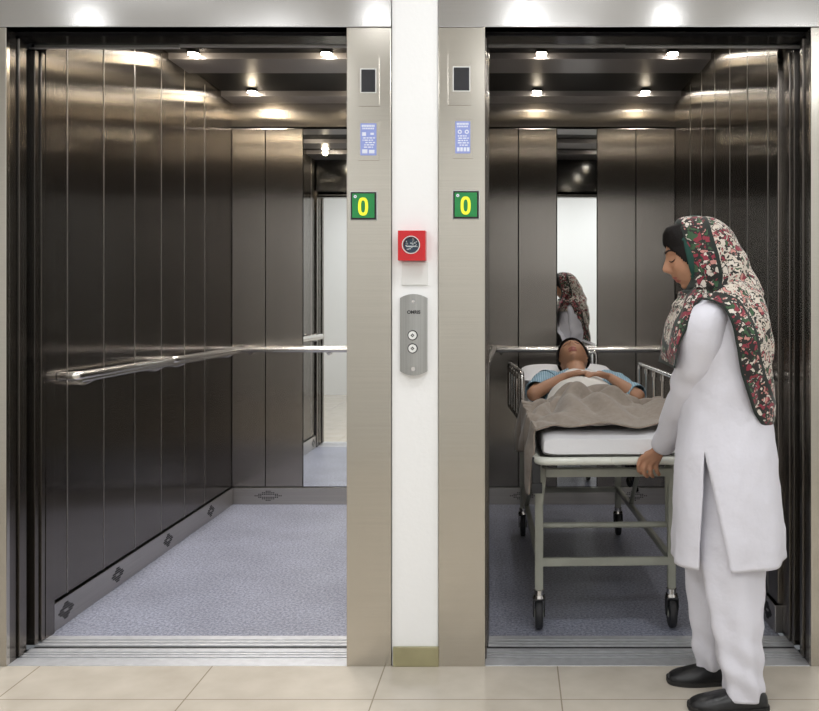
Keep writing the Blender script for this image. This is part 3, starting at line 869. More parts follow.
def on_head(frame, z, y, off=.001, sc_=1.0):
    """surface point of the face at height z and side y (local metres)"""
    C, Fw, U, S = frame; best = None
    lo = None
    for it in range(3):
        pass
    # solve by simple search over directions
    bu, bs = z / .116, y / .074; 
    for _ in range(12):
        bu = max(-.98, min(.98, bu)); bs = max(-.98, min(.98, bs))
        q = 1 - bu * bu - bs * bs
        f = math.sqrt(max(q, .0004)); n = math.sqrt(f * f + bu * bu + bs * bs)
        p = headpt((f / n, bu / n, bs / n)); bu += (z - p.y) / .116 * .7; bs += (y - p.z) / .074 * .7
    p = p * sc_
    return C + Fw * (p.x + off) + U * p.y + S * p.z
def face_bits(frame, parent, sc_=1.0, sides=(-1, 1)):
    for s in sides:
        b = bmesh.new()
        pts = [on_head(frame, z, s * y, .0012, sc_) for y, z in ((.012, .0255), (.020, .0300), (.030, .0320), (.040, .0300), (.047, .0250))]
        sweep(b, [Vector(p) for p in catmull([list(p) for p in pts], 4)], [.0012 + .0016 * math.sin(PI * min(1, k / 16 * 1.0 + .12)) for k in range(17)], 8, round_end=False)
        link('eyebrow', b, BROW, parent)
        b = bmesh.new()
        pts = [on_head(frame, z, s * y, .0010, sc_) for y, z in ((.018, .0010), (.025, -.0035), (.032, -.0050), (.039, -.0035), (.045, .0010))]
        sweep(b, [Vector(p) for p in catmull([list(p) for p in pts], 4)], [.0007 + .0013 * math.sin(PI * k / 16) for k in range(17)], 8)
        link('eyelash', b, BROW, parent)
def lip_fn(frame, sc_=1.0):
    C, Fw, U, S = frame
    def fn(p):
        q = Vector(p) - C; f, u, s = q.dot(Fw), q.dot(U), q.dot(S)
        if f > .07 * sc_:
            for (zc, h) in ((-.0570 * sc_, .0052), (-.0690 * sc_, .0062)):
                if ((u - zc) / h) ** 2 + (s / (.023 * sc_)) ** 2 < 1: return 1
        return 0
    return fn
def ear(bm, frame, s, sc_=1.0):
    C, Fw, U, S = frame
    M = Matrix((Fw, U, S)).transposed()
    c = C + Fw * (-.006 * sc_) + U * (-.012 * sc_) + S * (s * .074 * sc_)
    ellipsoid(bm, c, (.016 * sc_, .030 * sc_, .009 * sc_), M, 16, 12)
def cap(bm, pts, r, seg=20): sweep(bm, pts, r, seg, round_end=True)

# ------------------------------------------------------------------ standing woman
YC = -.18
wm = thing('person', 'woman in white tunic and trousers with floral headscarf pushing the trolley', 'person', (.66, YC, 0))
wm_o = wm.location.copy()
def shift(o):
    for v in o.data.vertices: v.co -= wm_o
    return o
a = math.radians(14)
WF = Vector((-math.cos(a), 0, -math.sin(a))); WU = Vector((-math.sin(a), 0, math.cos(a))); WS = Vector((0, -1, 0))
# small turn of the head toward the bed (away from camera)
rot = Matrix.Rotation(math.radians(-3), 3, 'Z'); WF = rot @ WF; WU = rot @ WU; WS = rot @ WS
WSC = .97
nose = P(662.3, 271.5, YC)
loc_n = headpt((math.cos(-.24), math.sin(-.24), 0)) * WSC
WC = nose - WF * (.1190 * WSC) - WU * (-.027 * WSC)
frame = (WC, WF, WU, WS)
b = bmesh.new()
hb = bmesh.new(); head_mesh(hb, frame, WSC); me_h = bpy.data.meshes.new('h'); hb.to_mesh(me_h); hb.free(); b.from_mesh(me_h)
def Q(px, py, y): return P(px, py, y)
# neck, trunk
neck0 = WC + WU * (-.06) + WF * (-.015)
cap(b, [neck0, Q(716, 306, YC), Q(724, 325, YC)], [.050, .052, .07])
ellipsoid(b, Q(722, 345, YC), (.105, .150, .12)); ellipsoid(b, Q(724, 400, YC), (.105, .125, .17)); ellipsoid(b, Q(726, 470, YC), (.115, .145, .15))
# near arm
SH, ELB, WR = Q(708, 319, -.305), Q(691, 388, -.175), Q(662.5, 447, .125)
cap(b, [SH, SH.lerp(ELB, .5), ELB], [.045, .038, .034])
cap(b, [ELB, ELB.lerp(WR, .4), ELB.lerp(WR, .8), WR], [.034, .033, .025, .022])
# near hand
def finger(bm, pts, r): cap(bm, pts, r, 12)
knk = [Q(640.5, 459.5, .168), Q(645.5, 463.0, .166), Q(650.5, 465.0, .166), Q(656, 464.5, .170)]
ellipsoid(b, Q(656.5, 454.5, .150), (.022, .014, .030), Matrix.Rotation(.55, 3, 'Y'))
for kp in knk: cap(b, [WR.lerp(kp, .25) + Vector((0, .004, 0)), WR.lerp(kp, .6), kp], [.016, .012, .0095], 12)
tips = [((638.6, 465, .168), (638.8, 470.5, .178), (641, 473, .196)), ((644.0, 468.5, .164), (644.4, 474, .172), (647, 476.5, .194)),
        ((650.2, 469.5, .165), (651, 474.5, .174), (653, 476.5, .195)), ((656.2, 468.5, .170), (657.4, 472.5, .178), (659, 474.5, .196))]
for kp, tp in zip(knk, tips): finger(b, [kp, Q(*tp[0]), Q(*tp[1]), Q(*tp[2])], [.0092, .0085, .0080, .0072])
finger(b, [WR.lerp(knk[0], .25), Q(652, 452, .195), Q(645, 454.5, .222), Q(640, 459, .226)], [.013, .0115, .0095, .008])
# far arm hangs beside the trunk
SH2, EL2, WR2 = Q(712, 320, -.05), Q(716, 395, -.02), Q(704, 448, -.005)
cap(b, [SH2, SH2.lerp(EL2, .5), EL2], [.045, .038, .034]); cap(b, [EL2, EL2.lerp(WR2, .5), WR2], [.034, .030, .022])
ellipsoid(b, WR2 + Vector((-.008, 0, -.04)), (.022, .013, .038))
for k in range(4):
    s0 = WR2 + Vector((-.026 + .013 * k, 0, -.065))
    finger(b, [s0, s0 + Vector((-.002, .002, -.030)), s0 + Vector((.002, .004, -.052 + .004 * abs(k - 1)))], [.0088, .0082, .007])
finger(b, [WR2 + Vector((-.018, 0, -.02)), WR2 + Vector((-.036, 0, -.045)), WR2 + Vector((-.040, 0, -.066))], [.011, .0095, .008])
# legs down to the feet
HN, KN, AN = Q(727, 490, YC - .06), Q(733, 590, YC - .09), Q(742, 690, -.31)
HF, KF, AF = Q(722, 490, YC + .07), Q(712, 580, YC + .07), Q(709, 660, -.125)
cap(b, [HN, KN, AN], [.070, .045, .030]); cap(b, [HF, KF, AF], [.070, .045, .024])
cap(b, [AN, AN + Vector((-.04, 0, -.026)), AN + Vector((-.085, 0, -.030))], [.030, .024, .014]); cap(b, [AF, AF + Vector((-.02, 0, -.030)), AF + Vector((-.04, 0, -.036))], [.022, .018, .012])
bd = shift(fuse('body', b, .0034, [SKIN, LIP], wm, 4, lip_fn(frame, WSC)))
# facial details, hair
def keep(o): return shift(o)
n0 = set(o.name for o in wm.children)
face_bits(frame, wm, WSC)
for o in wm.children:
    if o.name not in n0: shift(o)
def hmask(c):   # hair in front of the scarf
    return c.y > .054 - 1.6 * (.092 - c.x) and c.x > -.03
b = bmesh.new(); head_mesh(b, frame, WSC, lambda p: .005 + .015 * max(0, min(1, (p.y - .035) / .04)) * max(0, min(1, (.10 - p.y) / .02 + .3)) * max(0, min(1, p.x / .05)), hmask)
o = link('hair', b, HAIR, wm); shift(o); solidify(o, .006)
def gmask(c):
    return c.x < .041 - .08 * max(0, c.y - .04) and c.x > -.05 and c.y > -.075
b = bmesh.new(); head_mesh(b, frame, WSC, .0095, gmask)
o = link('under_scarf', b, GREENCL, wm, label='dark green inner band'); shift(o); solidify(o, .004)

# headscarf: hood + cape
def rowz(py): return P(0, py, YC).z
def colx(px): return P(px, 0, YC).x
hood = [  # py, front px, back px, half width, squareness
    (217.0, 687, 703, .012, 2), (218.2, 681, 711, .036, 2), (221.5, 676.5, 719, .058, 2.3), (229, 675.5, 728, .081, 2.6), (240, 677.5, 736, .091, 2.9),
    (252, 680.5, 742, .094, 3.0), (264, 684, 749, .095, 3.0), (275, 687.5, 753.5, .094, 2.8), (284, 687, 756.5, .092, 2.5),
    (292, 684, 759, .096, 2.3), (299, 679, 760.5, .112, 2.2), (307, 675, 762, .130, 2.1), (316, 674, 764, .142, 2.1), (326, 676, 765.5, .148, 2.1)]
rows = catmull([list(r) for r in hood], 5)
b = bmesh.new(); uvl = b.loops.layers.uv.new('UVMap')
NA = 96; edge_line = [(676, 219), (679, 240), (685, 262), (689, 278), (687, 292), (676, 306), (672, 326)]
def dist_edge(px, py, line):
    best = 9e9
    for (x0, y0), (x1, y1) in zip(line, line[1:]):
        L2 = (x1 - x0) ** 2 + (y1 - y0) ** 2; t = max(0, min(1, ((px - x0) * (x1 - x0) + (py - y0) * (y1 - y0)) / L2))
        best = min(best, math.hypot(px - x0 - t * (x1 - x0), py - y0 - t * (y1 - y0)))
    return best
vinfo = {}
R = []
for ri, (py, pf, pb, w, sq) in enumerate(rows):
    z = rowz(py); xf, xb = colx(pf), colx(pb); cx = (xf + xb) / 2; rx = (xb - xf) / 2
    ring = []
    for k in range(NA):
        th = 2 * PI * k / NA; c, s = math.cos(th), math.sin(th)
        n_ = (sq + .8 if 229 <= py <= 288 else sq) if c < 0 else 2.1
        X = cx + rx * math.copysign(abs(c) ** (2 / n_), c); Y = w * math.copysign(abs(s) ** (2 / n_), s)
        # soft folds running from the crown to the nape
        low = max(0, min(1, (py - 222) / 60))
        q = X * 5 - z * 3.4
        fold = .0065 * math.sin(q * 11 + 2.2 * fnoise((X, Y * .6, z), 9, 1)) * low + .006 * fnoise((X, Y, z), 14, 3) * low
        if py > 283: fold += .006 * math.sin((z * 1.6 + X * .9) * 62) * min(1, (py - 283) / 12)
        nrm = Vector((c, s, 0)).normalized() if py > 222 else Vector((c * .5, s * .5, .7))
        px = 515 + (X) * F / (D0 + YC); d = dist_edge(px, py, edge_line[:5])
        if py < 292: fold *= max(0, min(1, (d - 3) / 12))
        p = Vector((X, YC + Y, z)) + nrm * fold
        v = b.verts.new(p); ring.append(v)
        px = 515 + (X) * F / (D0 + YC)
        d = dist_edge(px, py, edge_line[:5])
        vinfo[v] = (d / 38.0, 0) if py < 296 else (min(1.5, max(.9, d / 38)), 0)
    R.append(ring)
for i in range(len(R) - 1):
    for k in range(NA): b.faces.new((R[i][k], R[i][(k + 1) % NA], R[i + 1][(k + 1) % NA], R[i + 1][k]))
b.faces.new(R[0][::-1])
# cape: from the near edge A around the back to the far edge
A = [(700, 299), (712, 301), (722, 307), (731, 324), (736, 345), (740, 368), (745.5, 389), (752, 409), (760, 423), (765.5, 427)]
B = [(738, 278), (750, 284), (757, 294), (762, 308), (767, 325), (769, 345), (769.5, 368), (770.5, 392), (771.5, 412), (768.5, 427)]
A = catmull([list(q) for q in A], 6); B = catmull([[q[0] - 5, q[1]] for q in B], 6)
def halfw(py): # half width of the dressed trunk
    t = [(280, .10), (297, .128), (305, .152), (320, .176), (345, .182), (380, .172), (415, .165), (450, .176), (500, .192), (575, .21)]
    for (a0, w0), (a1, w1) in zip(t, t[1:]):
        if py <= a1: return w0 + (w1 - w0) * max(0, (py - a0)) / (a1 - a0)
    return t[-1][1]
NU = 26
def cape_pt(i, u):      # u 0 at A, 1 at silhouette
    ax, ay = A[i]; bx, by = B[i]
    px, py = ax + (bx - ax) * u, ay + (by - ay) * u
    w = halfw(py); cxp = 723.0; rxp = (bx - cxp)
    k = max(0, min(1, (px - cxp) / rxp))
    y = w * math.sqrt(max(0, 1 - k ** 2.6)) + .022
    return px, py, y * (1 if u < .999 else 0)
G = []
NC = len(A)
for i in range(NC):
    row = []
    for j in range(2 * NU + 1):
        if j <= NU: u = math.sin(j / NU * PI / 2); sg = -1
        else: u = math.sin((2 * NU - j) / NU * PI / 2); sg = 1
        px, py, y = cape_pt(i, u)
        q_ = P(px, py, YC - y).lerp(Vector((colx(px), 0, rowz(py))), u ** .7); X, Z = q_.x, q_.z
        fade = min(1, i / 10)
        f = (.014 * abs(math.sin((px * .9 - py * .28) * .2 + 1.5 * fnoise((X, y, Z), 8, 6))) + .005 * fnoise((X, y, Z), 16, 8)) * fade
        p = Vector((X + f * .9 * u, YC + sg * (y + f), Z))
        # tilt of perspective: keep near edge where the photo shows it
        v = b.verts.new(p); row.append(v)
        e = min((px - A[i][0]) / 1.0, abs(A[-1][1] + 3 - py) * .8)
        vinfo[v] = (max(0.0, e) / 15, 0)
    G.append(row)
for i in range(NC - 1):
    for j in range(2 * NU): b.faces.new((G[i][j], G[i][j + 1], G[i + 1][j + 1], G[i + 1][j]))
# front tails crossing the chest
A2 = [(706, 292), (699, 301), (691, 313), (686, 328), (681, 343), (677, 356), (673.5, 368)]
B2 = [(688, 288), (677, 302), (669, 322), (666, 337), (665, 350), (668, 361), (671.5, 368)]
A2 = catmull([list(q) for q in A2], 6); B2 = catmull([[q[0] + 3.5, q[1]] for q in B2], 6)
G = []
NU2 = 14
for i in range(len(A2)):
    row = []
    for j in range(2 * NU2 + 1):
        if j <= NU2: u = math.sin(j / NU2 * PI / 2); sg = -1
        else: u = math.sin((2 * NU2 - j) / NU2 * PI / 2); sg = 1
        px = A2[i][0] + (B2[i][0] - A2[i][0]) * u; py = A2[i][1] + (B2[i][1] - A2[i][1]) * u
        wf = (.105 + .02 * min(1, i / 14)) * math.sqrt(max(0, 1 - u ** 2.2)) + .02 * (1 - u)
        q_ = P(px, py, YC - wf); X, Z = q_.x, q_.z
        f = .006 * math.sin(px * .75 + py * .12) + .004 * fnoise((X, wf, Z), 18, 9)
        v = b.verts.new((X + f * .4, YC + sg * (wf + f) - .0, Z)); row.append(v)
        e = min((A2[i][0] - px), (368 + 3 - py) * .8)
        vinfo[v] = (max(0.0, e) / 20, 0)
    G.append(row)
for i in range(len(A2) - 1):
    for j in range(2 * NU2): b.faces.new((G[i][j], G[i][j + 1], G[i + 1][j + 1], G[i + 1][j]))
for f in b.faces:
    for l in f.loops: l[uvl].uv = vinfo.get(l.vert, (1, 0))
o = link('headscarf', b, SCARF, wm, label='cream scarf with dark red and green flowers'); shift(o); solidify(o, .004, 0)

# tunic
tun = [  # py, front px, back px, half width
    (296, 706, 731, .045), (300, 698, 742, .085), (306, 691, 752, .125), (316, 687, 760, .150), (330, 683, 764, .156), (350, 681, 766, .154), (380, 682, 766, .148),
    (415, 682, 769, .150), (450, 677, 774, .166), (490, 674.5, 777, .182), (525, 674, 781, .192), (554, 673, 781.5, .198)]
rows = catmull([list(r) for r in tun], 6)
slA, slL, slR = (696, 446), (689, 556), (717, 556)
def slit(py):
    if py <= slA[1]: return None
    t = (py - slA[1]) / (slL[1] - slA[1]); return slA[0] + (slL[0] - slA[0]) * t, slA[0] + (slR[0] - slA[0]) * t
NF, NB = 44, 60
def panel(front):
    G = []
    for ri, (py0, pf, pb, w) in enumerate(rows):
        row = []
        n = NF if front else NB
        for j in range(n + 1):
            # hem drop varies around
            cxp = (pf + pb) / 2; rx = (pb - pf) / 2
            s_ = slit(py0)
            pl, pr = s_ if s_ else (slA[0], slA[0])
            pxn = pl if front else pr
            cc = max(-1, min(1, (pxn - cxp) / rx)); th_n = math.acos(cc)        # near side angle (0 back ... pi front)
            if front: th = th_n + (2 * PI - 2 * th_n) * j / n
            else: th = -th_n + 2 * th_n * j / n
            c, s = math.cos(th), math.sin(th)
            px = cxp + rx * c
            t_ = max(0, (py0 - 460) / 94)
            py = py0 + t_ * (5 * max(0, -c) if front else 0)
            z = rowz(py); X = colx(px); Y = w * s
            fo = .007 * t_ * math.sin(th * 7 + 1.3 + 1.2 * fnoise((X, Y, z * .3), 4, 2))
            fo += .0030 * fnoise((X * 1.2, Y, z * .8), 12, 5) + .0022 * (1 - 2 * abs(fnoise((X * 1.6, Y, z), 9, 15))) ** 3 + .0022 * (1 - 2 * abs(fnoise((X + z, Y, z - X * .4), 15, 25))) ** 3
            row.append(Vector((X + fo * c, YC - Y - fo * s, z)))
        G.append(row)
    return G
b = bmesh.new()
for fr in (True, False):
    G = panel(fr); V = [[b.verts.new(p) for p in r] for r in G]
    for i in range(len(V) - 1):
        for j in range(len(V[0]) - 1): b.faces.new((V[i][j], V[i][j + 1], V[i + 1][j + 1], V[i + 1][j]))
bmesh.ops.remove_doubles(b, verts=b.verts, dist=.0012)
o = link('tunic', b, COTTON, wm); shift(o); solidify(o, .0035, 0)
def sleeve(pts, rad, name='sleeve', fl=1.0, seed=1, m=COTTON, parent=wm, wr=.0035):
    pts = catmull([list(p) for p in pts], 10); rad = [q[0] for q in catmull([[r] for r in rad], 10)]
    b = bmesh.new(); n = len(pts); seg = 36; rings = []
    up = Vector((0, 0, 1))
    for i in range(n):
        t = (Vector(pts[min(i + 1, n - 1)]) - Vector(pts[max(i - 1, 0)])).normalized()
        aa = t.cross(Vector((0, 1, 0))).normalized() if abs(t.y) < .9 else t.cross(Vector((1, 0, 0))).normalized()
        bb = aa.cross(t).normalized(); ring = []
        for k in range(seg):
            th = 2 * PI * k / seg
            d = aa * math.cos(th) + bb * math.sin(th)
            p = Vector(pts[i]) + d * rad[i]
            el = math.exp(-((i / n - .52) / .2) ** 2)
            r_ = wr * fnoise(p, 15, seed) + wr * .9 * el * math.sin(i * .95 + 1.6 * math.sin(th + 1)) + wr * .5 * math.sin(i * .5 + th * 2 + seed)
            ring.append(p + d * r_ * fl)
        rings.append(ring)
    loft(b, rings, cap0=False, cap1=False)
    o = link(name, b, m, parent)
    if parent is wm: shift(o)
    solidify(o, .003, 0); return o
sleeve([Q(715, 312, -.235), Q(707, 322, -.292), Q(699, 352, -.262), Q(690, 388, -.175), Q(677, 417, -.045), Q(663.5, 444.5, .105)], [.050, .066, .066, .060, .050, .0395])
sleeve([Q(718, 314, -.12), Q(712, 322, -.055), Q(714, 360, -.03), Q(716, 395, -.02), Q(708, 425, -.012), Q(704, 446, -.005)], [.050, .062, .058, .054, .046, .037], seed=4)
# trousers
def leg(rows_, name, ph):
    b = bmesh.new(); rings = []
    rr = catmull([list(r) for r in rows_], 6)
    for i, (py, pl, pr, dpt, yc) in enumerate(rr):
        z = P(0, py, yc).z; x0_, x1_ = P(pl, 0, yc).x, P(pr, 0, yc).x; ring = []
        for k in range(48):
            th = 2 * PI * k / 48; c, s = math.cos(th), math.sin(th)
            f = .006 * math.sin(th * 5 + ph + z * 6) + .005 * fnoise((c * .3, s * .3, z * 1.2), 6, ph) + .004 * math.sin(z * 70 + 3 * c + ph) * (1 if py > 620 else .3)
            ring.append(Vector(((x0_ + x1_) / 2 + ((x1_ - x0_) / 2 + f) * c, yc + (dpt + f) * s, z)))
        rings.append(ring)
    loft(b, rings, cap0=True, cap1=False)
    o = link(name, b, COTTON, wm); shift(o); solidify(o, .003, -1)
leg([(440, 700, 762, .085, YC - .055), (500, 697, 766, .10, YC - .06), (550, 700, 765, .095, -.255), (590, 706, 762, .085, -.275), (640, 714, 761, .075, -.30), (675, 722, 762, .066, -.315), (696, 725.5, 763, .058, -.318)], 'trouser_leg', 1)
leg([(440, 688, 752, .08, YC + .05), (500, 682, 745, .09, YC + .05), (550, 686, 742, .085, -.11), (590, 689, 738, .078, -.115), (630, 693, 730, .068, -.12), (656, 695.5, 725, .058, -.125), (665, 696.5, 722, .052, -.125)], 'trouser_leg', 3)
# shoes
def shoe(toe_x, heel_x, yc):
    L_ = heel_x - toe_x; rings = []
    secs = [(0, .010, .014), (.03, .026, .026), (.12, .038, .036), (.28, .044, .046), (.45, .042, .056), (.60, .037, .063), (.75, .034, .064), (.90, .032, .056), (.98, .024, .046), (1.0, .012, .034)]
    secs = catmull([list(q) for q in secs], 4)
    for t_, w, h in secs:
        ring = []
        for k in range(28):
            th = 2 * PI * k / 28; c, s = math.cos(th), math.sin(th)
            yy = w * math.copysign(abs(c) ** .8, c); zz = .012 + (h - .012) * max(0, s) ** .9 if s > 0 else .012 + .006 * s
            ring.append(Vector((toe_x + L_ * t_, yc + yy - .006 * math.sin(PI * t_), zz)))
        rings.append(ring)
    b = bmesh.new(); loft(b, rings)
    o = link('shoe', b, LEATHER, wm); shift(o)
    b = bmesh.new(); rings = []
    for t_, w, h in secs:
        w2 = w + .003
        rings.append([Vector((toe_x + (L_ + .008) * t_ - .004, yc - .006 * math.sin(PI * t_) + c * w2, z)) for c, z in ((-1, 0.0005), (1, 0.0005), (1, .014), (-1, .014))])
    loft(b, rings); q = link('sole', b, SOLE, o)
    for v in q.data.vertices: v.co -= wm_o
shoe(P(689, 0, -.325).x, P(767, 0, -.325).x, -.325)
shoe(P(668, 0, -.13).x, P(735, 0, -.13).x, -.13)

# ------------------------------------------------------------------ patient
pt = thing('person', 'person lying on the trolley with hands folded on the chest, in a light blue shirt', 'person', (.28, 1.25, .74))
po = pt.location.copy()
def shp(o):
    for v in o.data.vertices: v.co -= po
    return o
e = math.radians(20); yw = math.radians(-8)
PF = Vector((0, -math.sin(e), math.cos(e))); PU = Vector((0, math.cos(e), math.sin(e))); PS = PF.cross(PU)
rot = Matrix.Rotation(yw, 3, 'Y')
PF, PU, PS = rot @ PF, rot @ PU, rot @ PS
PSC = .93
PC = P(573, 358.5, 1.56)
pf = (PC, PF, PU, PS)
b = bmesh.new(); hb = bmesh.new(); head_mesh(hb, pf, PSC); me_h = bpy.data.meshes.new('h2'); hb.to_mesh(me_h); hb.free(); b.from_mesh(me_h)
ear(b, pf, 1, PSC); ear(b, pf, -1, PSC)
cap(b, [PC + PU * -.06 + PF * -.02, Vector((.297, 1.40, .845))], [.048, .055])
ellipsoid(b, (.305, 1.26, .804), (.150, .16, .046)); ellipsoid(b, (.310, 1.04, .788), (.125, .18, .038)); ellipsoid(b, (.315, .86, .776), (.130, .12, .028))
for s, (shx, elb, wr, kk, tp, y_) in ((-1, (.150, (533.5, 394, 1.12), (564, 376.5, 1.185), (579, 372.6), (593, 371.6), 1.20)),
                                  (1, (.455, (638, 396, 1.12), (609.5, 377, 1.185), (599, 373.6), (585, 373.6), 1.175))):
    S_ = Vector((shx, 1.33, .822)); E_ = P(*elb); W_ = P(*wr); K_ = P(kk[0], kk[1], y_); Tp = P(tp[0], tp[1], y_)
    cap(b, [S_, S_.lerp(E_, .5), E_], [.046, .038, .032]); cap(b, [E_, E_.lerp(W_, .4), W_], [.032, .029, .019])
    cap(b, [W_, K_], [.017, .015], 14)
    dirn = (K_ - W_).normalized()
    for k in range(4):
        o_ = Vector((0, (k - 1.5) * .0165, -.001 - abs(k - 1.5) * .002))
        cap(b, [W_.lerp(K_, .35) + o_ * .5, K_ + o_], [.011, .0095], 12)
        end = K_.lerp(Tp, .80 + .14 * (k in (1, 2))) + o_ + Vector((0, 0, -.008))
        cap(b, [K_ + o_, K_.lerp(end, .5) + o_ * .3 + Vector((0, 0, .005)), end], [.0092, .0086, .0072], 12)
    cap(b, [W_.lerp(K_, .2) + Vector((0, -.012, .004)), W_.lerp(K_, .8) + Vector((0, -.032, .004)), K_.lerp(Tp, .35) + Vector((0, -.040, 0))], [.011, .0098, .008], 12)
for s in (-1, 1):
    cap(b, [(.315 + s * .07, .84, .775), (.325 + s * .08, .60, .772), (.33 + s * .07, .44, .760)], [.022, .021, .020])
    cap(b, [(.33 + s * .07, .44, .760), (.33 + s * .07, .41, .764)], [.018, .014])
bd = shp(fuse('body', b, .0040, [SKIN2, LIP], pt, 4, lip_fn(pf, PSC)))
n0 = set(o.name for o in pt.children)
face_bits(pf, pt, PSC)
for o in pt.children:
    if o.name not in n0: shp(o)
def pm(c): return c.y > .060 or (c.x < .018 + .35 * c.y and c.y > -.045 - .8 * c.x)
b = bmesh.new(); head_mesh(b, pf, PSC, .014, pm); o = link('hair', b, HAIR, pt); shp(o); solidify(o, .010)
# shirt
b = bmesh.new(); rings = []
for (y, xc, rx, z, rz_) in catmull([[1.44, .297, .05, .845, .045], [1.41, .298, .10, .838, .050], [1.36, .30, .165, .822, .050], [1.26, .305, .172, .808, .050], [1.10, .31, .145, .794, .044], [.95, .312, .140, .780, .038]], 5):
    ring = []
    for k in range(48):
        th = 2 * PI * k / 48; f = .004 * fnoise((math.cos(th), math.sin(th), y), 6, 3)
        ring.append(Vector((xc + (rx + f) * math.cos(th), y, z + (rz_ + f) * math.sin(th))))
    rings.append(ring)
loft(b, rings, cap0=False, cap1=False); o = link('shirt', b, BLUECL, pt); shp(o); solidify(o, .003, 0)
def psl(pts, rad, sd):
    o = sleeve(pts, rad, 'sleeve', 1, sd, BLUECL, pt, .0045); shp(o)
E1 = P(533.5, 394, 1.12); E2 = P(638, 396, 1.12)
psl([Vector((.185, 1.37, .826)), Vector((.150, 1.33, .824)), Vector((.150, 1.33, .822)).lerp(E1, .45), Vector((.150, 1.33, .822)).lerp(E1, .80)], [.050, .056, .053, .050], 3)
psl([Vector((.42, 1.37, .826)), Vector((.455, 1.33, .824)), Vector((.455, 1.33, .822)).lerp(E2, .45), Vector((.455, 1.33, .822)).lerp(E2, .98)], [.050, .056, .053, .048], 6)

# bedding over the body
def smooth(a, b_, x): t_ = max(0, min(1, (x - a) / (b_ - a))); return t_ * t_ * (3 - 2 * t_)
def H(x, y):      # top of the covered body (world x, y)
    v = y - TY
    base = mz(v) + .004
    xc = .305 + .012 * (1.2 - y)
    w = .175
    k = max(0, 1 - abs((x - xc) / w) ** 2.4)
    h = .054 * smooth(.24, .52, y) + .058 * smooth(.86, 1.12, y) 
    # two legs read as ridges under the cloth
    lg = .012 * (math.exp(-((x - xc - .08) / .045) ** 2) + math.exp(-((x - xc + .08) / .045) ** 2)) * smooth(.3, .5, y) * (1 - smooth(.85, 1.0, y))
    return base + h * k ** .75 + lg * k
# cream turned-back sheet
b = bmesh.new(); G = []
NX, NY = 60, 30
for i in range(NX + 1):
    u = i / NX; row = []
    for j in range(NY + 1):
        q = j / NY
        xl, xr = .130 + .085 * smooth(.45, .9, q), .545 - .115 * smooth(.45, .9, q)
        x = xl + (xr - xl) * u; y = .80 + .57 * q + .02 * math.sin(u * 9) * q - .10 * (2 * u - 1) ** 2 * q
        z = H(x, y) + .008 + .004 * fnoise((x, y, 0), 22, 3) + .0025 * math.sin((x * .9 + y) * 90) * (1 - q)
        row.append(b.verts.new((x, y, z)))
    G.append(row)
for i in range(NX):
    for j in range(NY): b.faces.new((G[i][j], G[i + 1][j], G[i + 1][j + 1], G[i][j + 1]))
o = link('bed_sheet', b, SHEETC); o['label'] = 'cream sheet folded back across the belly of the patient'; o['category'] = 'sheet'; solidify(o, .005, 0)
# beige blanket
b = bmesh.new(); G = []
NX, NY = 150, 110
XL, XR = .075, .610
for i in range(NX + 1):
    s = i / NX; row = []
    for j in range(NY + 1):
        q = j / NY                   # 0 front, 1 near the waist
        y0_ = .262 + .035 * math.sin(s * 7 + .5) * .5 - .02 * smooth(.0, .25, 1 - s)
        y1_ = .84 + .03 * math.sin(s * 6 + 2) - .07 * (2 * s - 1) ** 2
        y = y0_ + (y1_ - y0_) * q
        hang = .14 + .10 * smooth(.45, .0, q) + .02 * math.sin(q * 9)
        tot = (XR - XL) + hang; a_ = -hang + tot * s
        ctr = XL - SK * (y - TY)
        if a_ < 0:
            x = ctr - .012 * (1 - math.exp(a_ * 30)) ; drop = -a_; z = H(XL, y) + .012 - drop
            x += .012 * math.sin(y * 30 + drop * 12) * smooth(0, .1, drop)
            y += .01 * math.sin(drop * 40)
        else:
            x = ctr + a_; z = H(x, y) + .014
            rimd = math.exp(-a_ * 40) * .012; z -= rimd
        fx, fy = x, y
        n1 = fnoise((fx, fy, 0), 3.2, 4)
        f = .027 * abs(math.sin((fy * 1.0 - fx * 1.5) * 11 + 5 * n1)) ** 1.5 * smooth(1.05, .7, fy) + .020 * abs(math.sin((fy * 1.7 + fx * .8) * 10 + 6 * n1)) ** 2 + .010 * fnoise((fx, fy, 0), 13, 5)
        f *= (.4 + .8 * smooth(.27, .45, y)) * (1 - .75 * smooth(.72, .88, y))
        # bunched heap over the right knee
        f += .030 * math.exp(-((x - .555) / .06) ** 2 - ((y - .55) / .14) ** 2) + .010 * math.exp(-((x - .20) / .06) ** 2 - ((y - .62) / .2) ** 2)
        if a_ >= 0: z += f
        else: x -= f * .6; z += f * math.exp(a_ * 30)
        row.append(b.verts.new((x, y, z)))
    G.append(row)
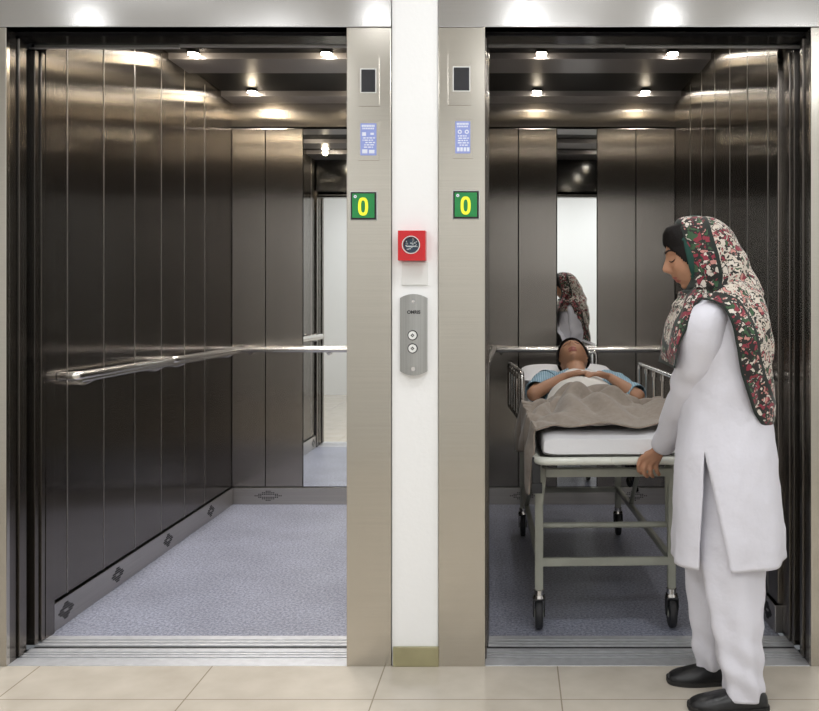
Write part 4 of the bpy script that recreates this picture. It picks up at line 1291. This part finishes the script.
for i in range(NX):
    for j in range(NY): b.faces.new((G[i][j], G[i + 1][j], G[i + 1][j + 1], G[i][j + 1]))
o = link('blanket', b, BLANKET); o['label'] = 'beige wool blanket over the legs of the patient, hanging over the trolley edge'; o['category'] = 'blanket'
solidify(o, .007, 0)

# ------------------------------------------------------------------ lobby lights
def lobby_panel(x, y, w, h, e):
    t = thing('ceiling_light', 'square ceiling light panel in the lobby', 'ceiling light', (x, y, 2.8), 0, 'lobby ceiling lights')
    link('frame', BB(-w / 2 - .03, w / 2 + .03, -h / 2 - .03, h / 2 + .03, -.02, 0), OFFW, t, False)
    link('diffuser', BB(-w / 2, w / 2, -h / 2, h / 2, -.026, -.019), PANELM, t, False)
    ld = bpy.data.lights.new('tube_light', 'AREA'); ld.shape = 'RECTANGLE'; ld.size = w; ld.size_y = h; ld.energy = e; ld.color = (.97, .985, 1)
    lo = bpy.data.objects.new('tube_light', ld); COL.objects.link(lo); lo.location = (0, 0, -.035); lo.parent = t
for x in (-2.37, -.75, .055, .84, 2.4): lobby_panel(x, -2.1, .12, .12, 1.3)
for x in (-1.6, .2, 1.8): lobby_panel(x, -.85, .5, .5, 10)
for x in (-1.6, .2, 1.8): lobby_panel(x, -3.2, .5, .5, 18)

w = bpy.data.worlds.new('World'); sc.world = w; w.use_nodes = True
w.node_tree.nodes['Background'].inputs[0].default_value = (.9, .95, 1, 1); w.node_tree.nodes['Background'].inputs[1].default_value = .15

# ------------------------------------------------------------------ camera
cd = bpy.data.cameras.new('Camera'); cam = bpy.data.objects.new('Camera', cd); COL.objects.link(cam)
cam.location = (0, -D0, 1.2); cam.rotation_euler = (PI / 2, 0, 0)
cd.sensor_width = 36; cd.lens = 36 * F / 819
cd.shift_x = -(515 - 409.5) / 819; cd.shift_y = -(355.5 - 303) / 819
cd.clip_start = .02; cd.clip_end = 50
sc.camera = cam
sc.view_settings.view_transform = 'Standard'; sc.view_settings.look = 'None'; sc.view_settings.gamma = 1; sc.view_settings.exposure = 0
sc.view_settings.use_curve_mapping = False
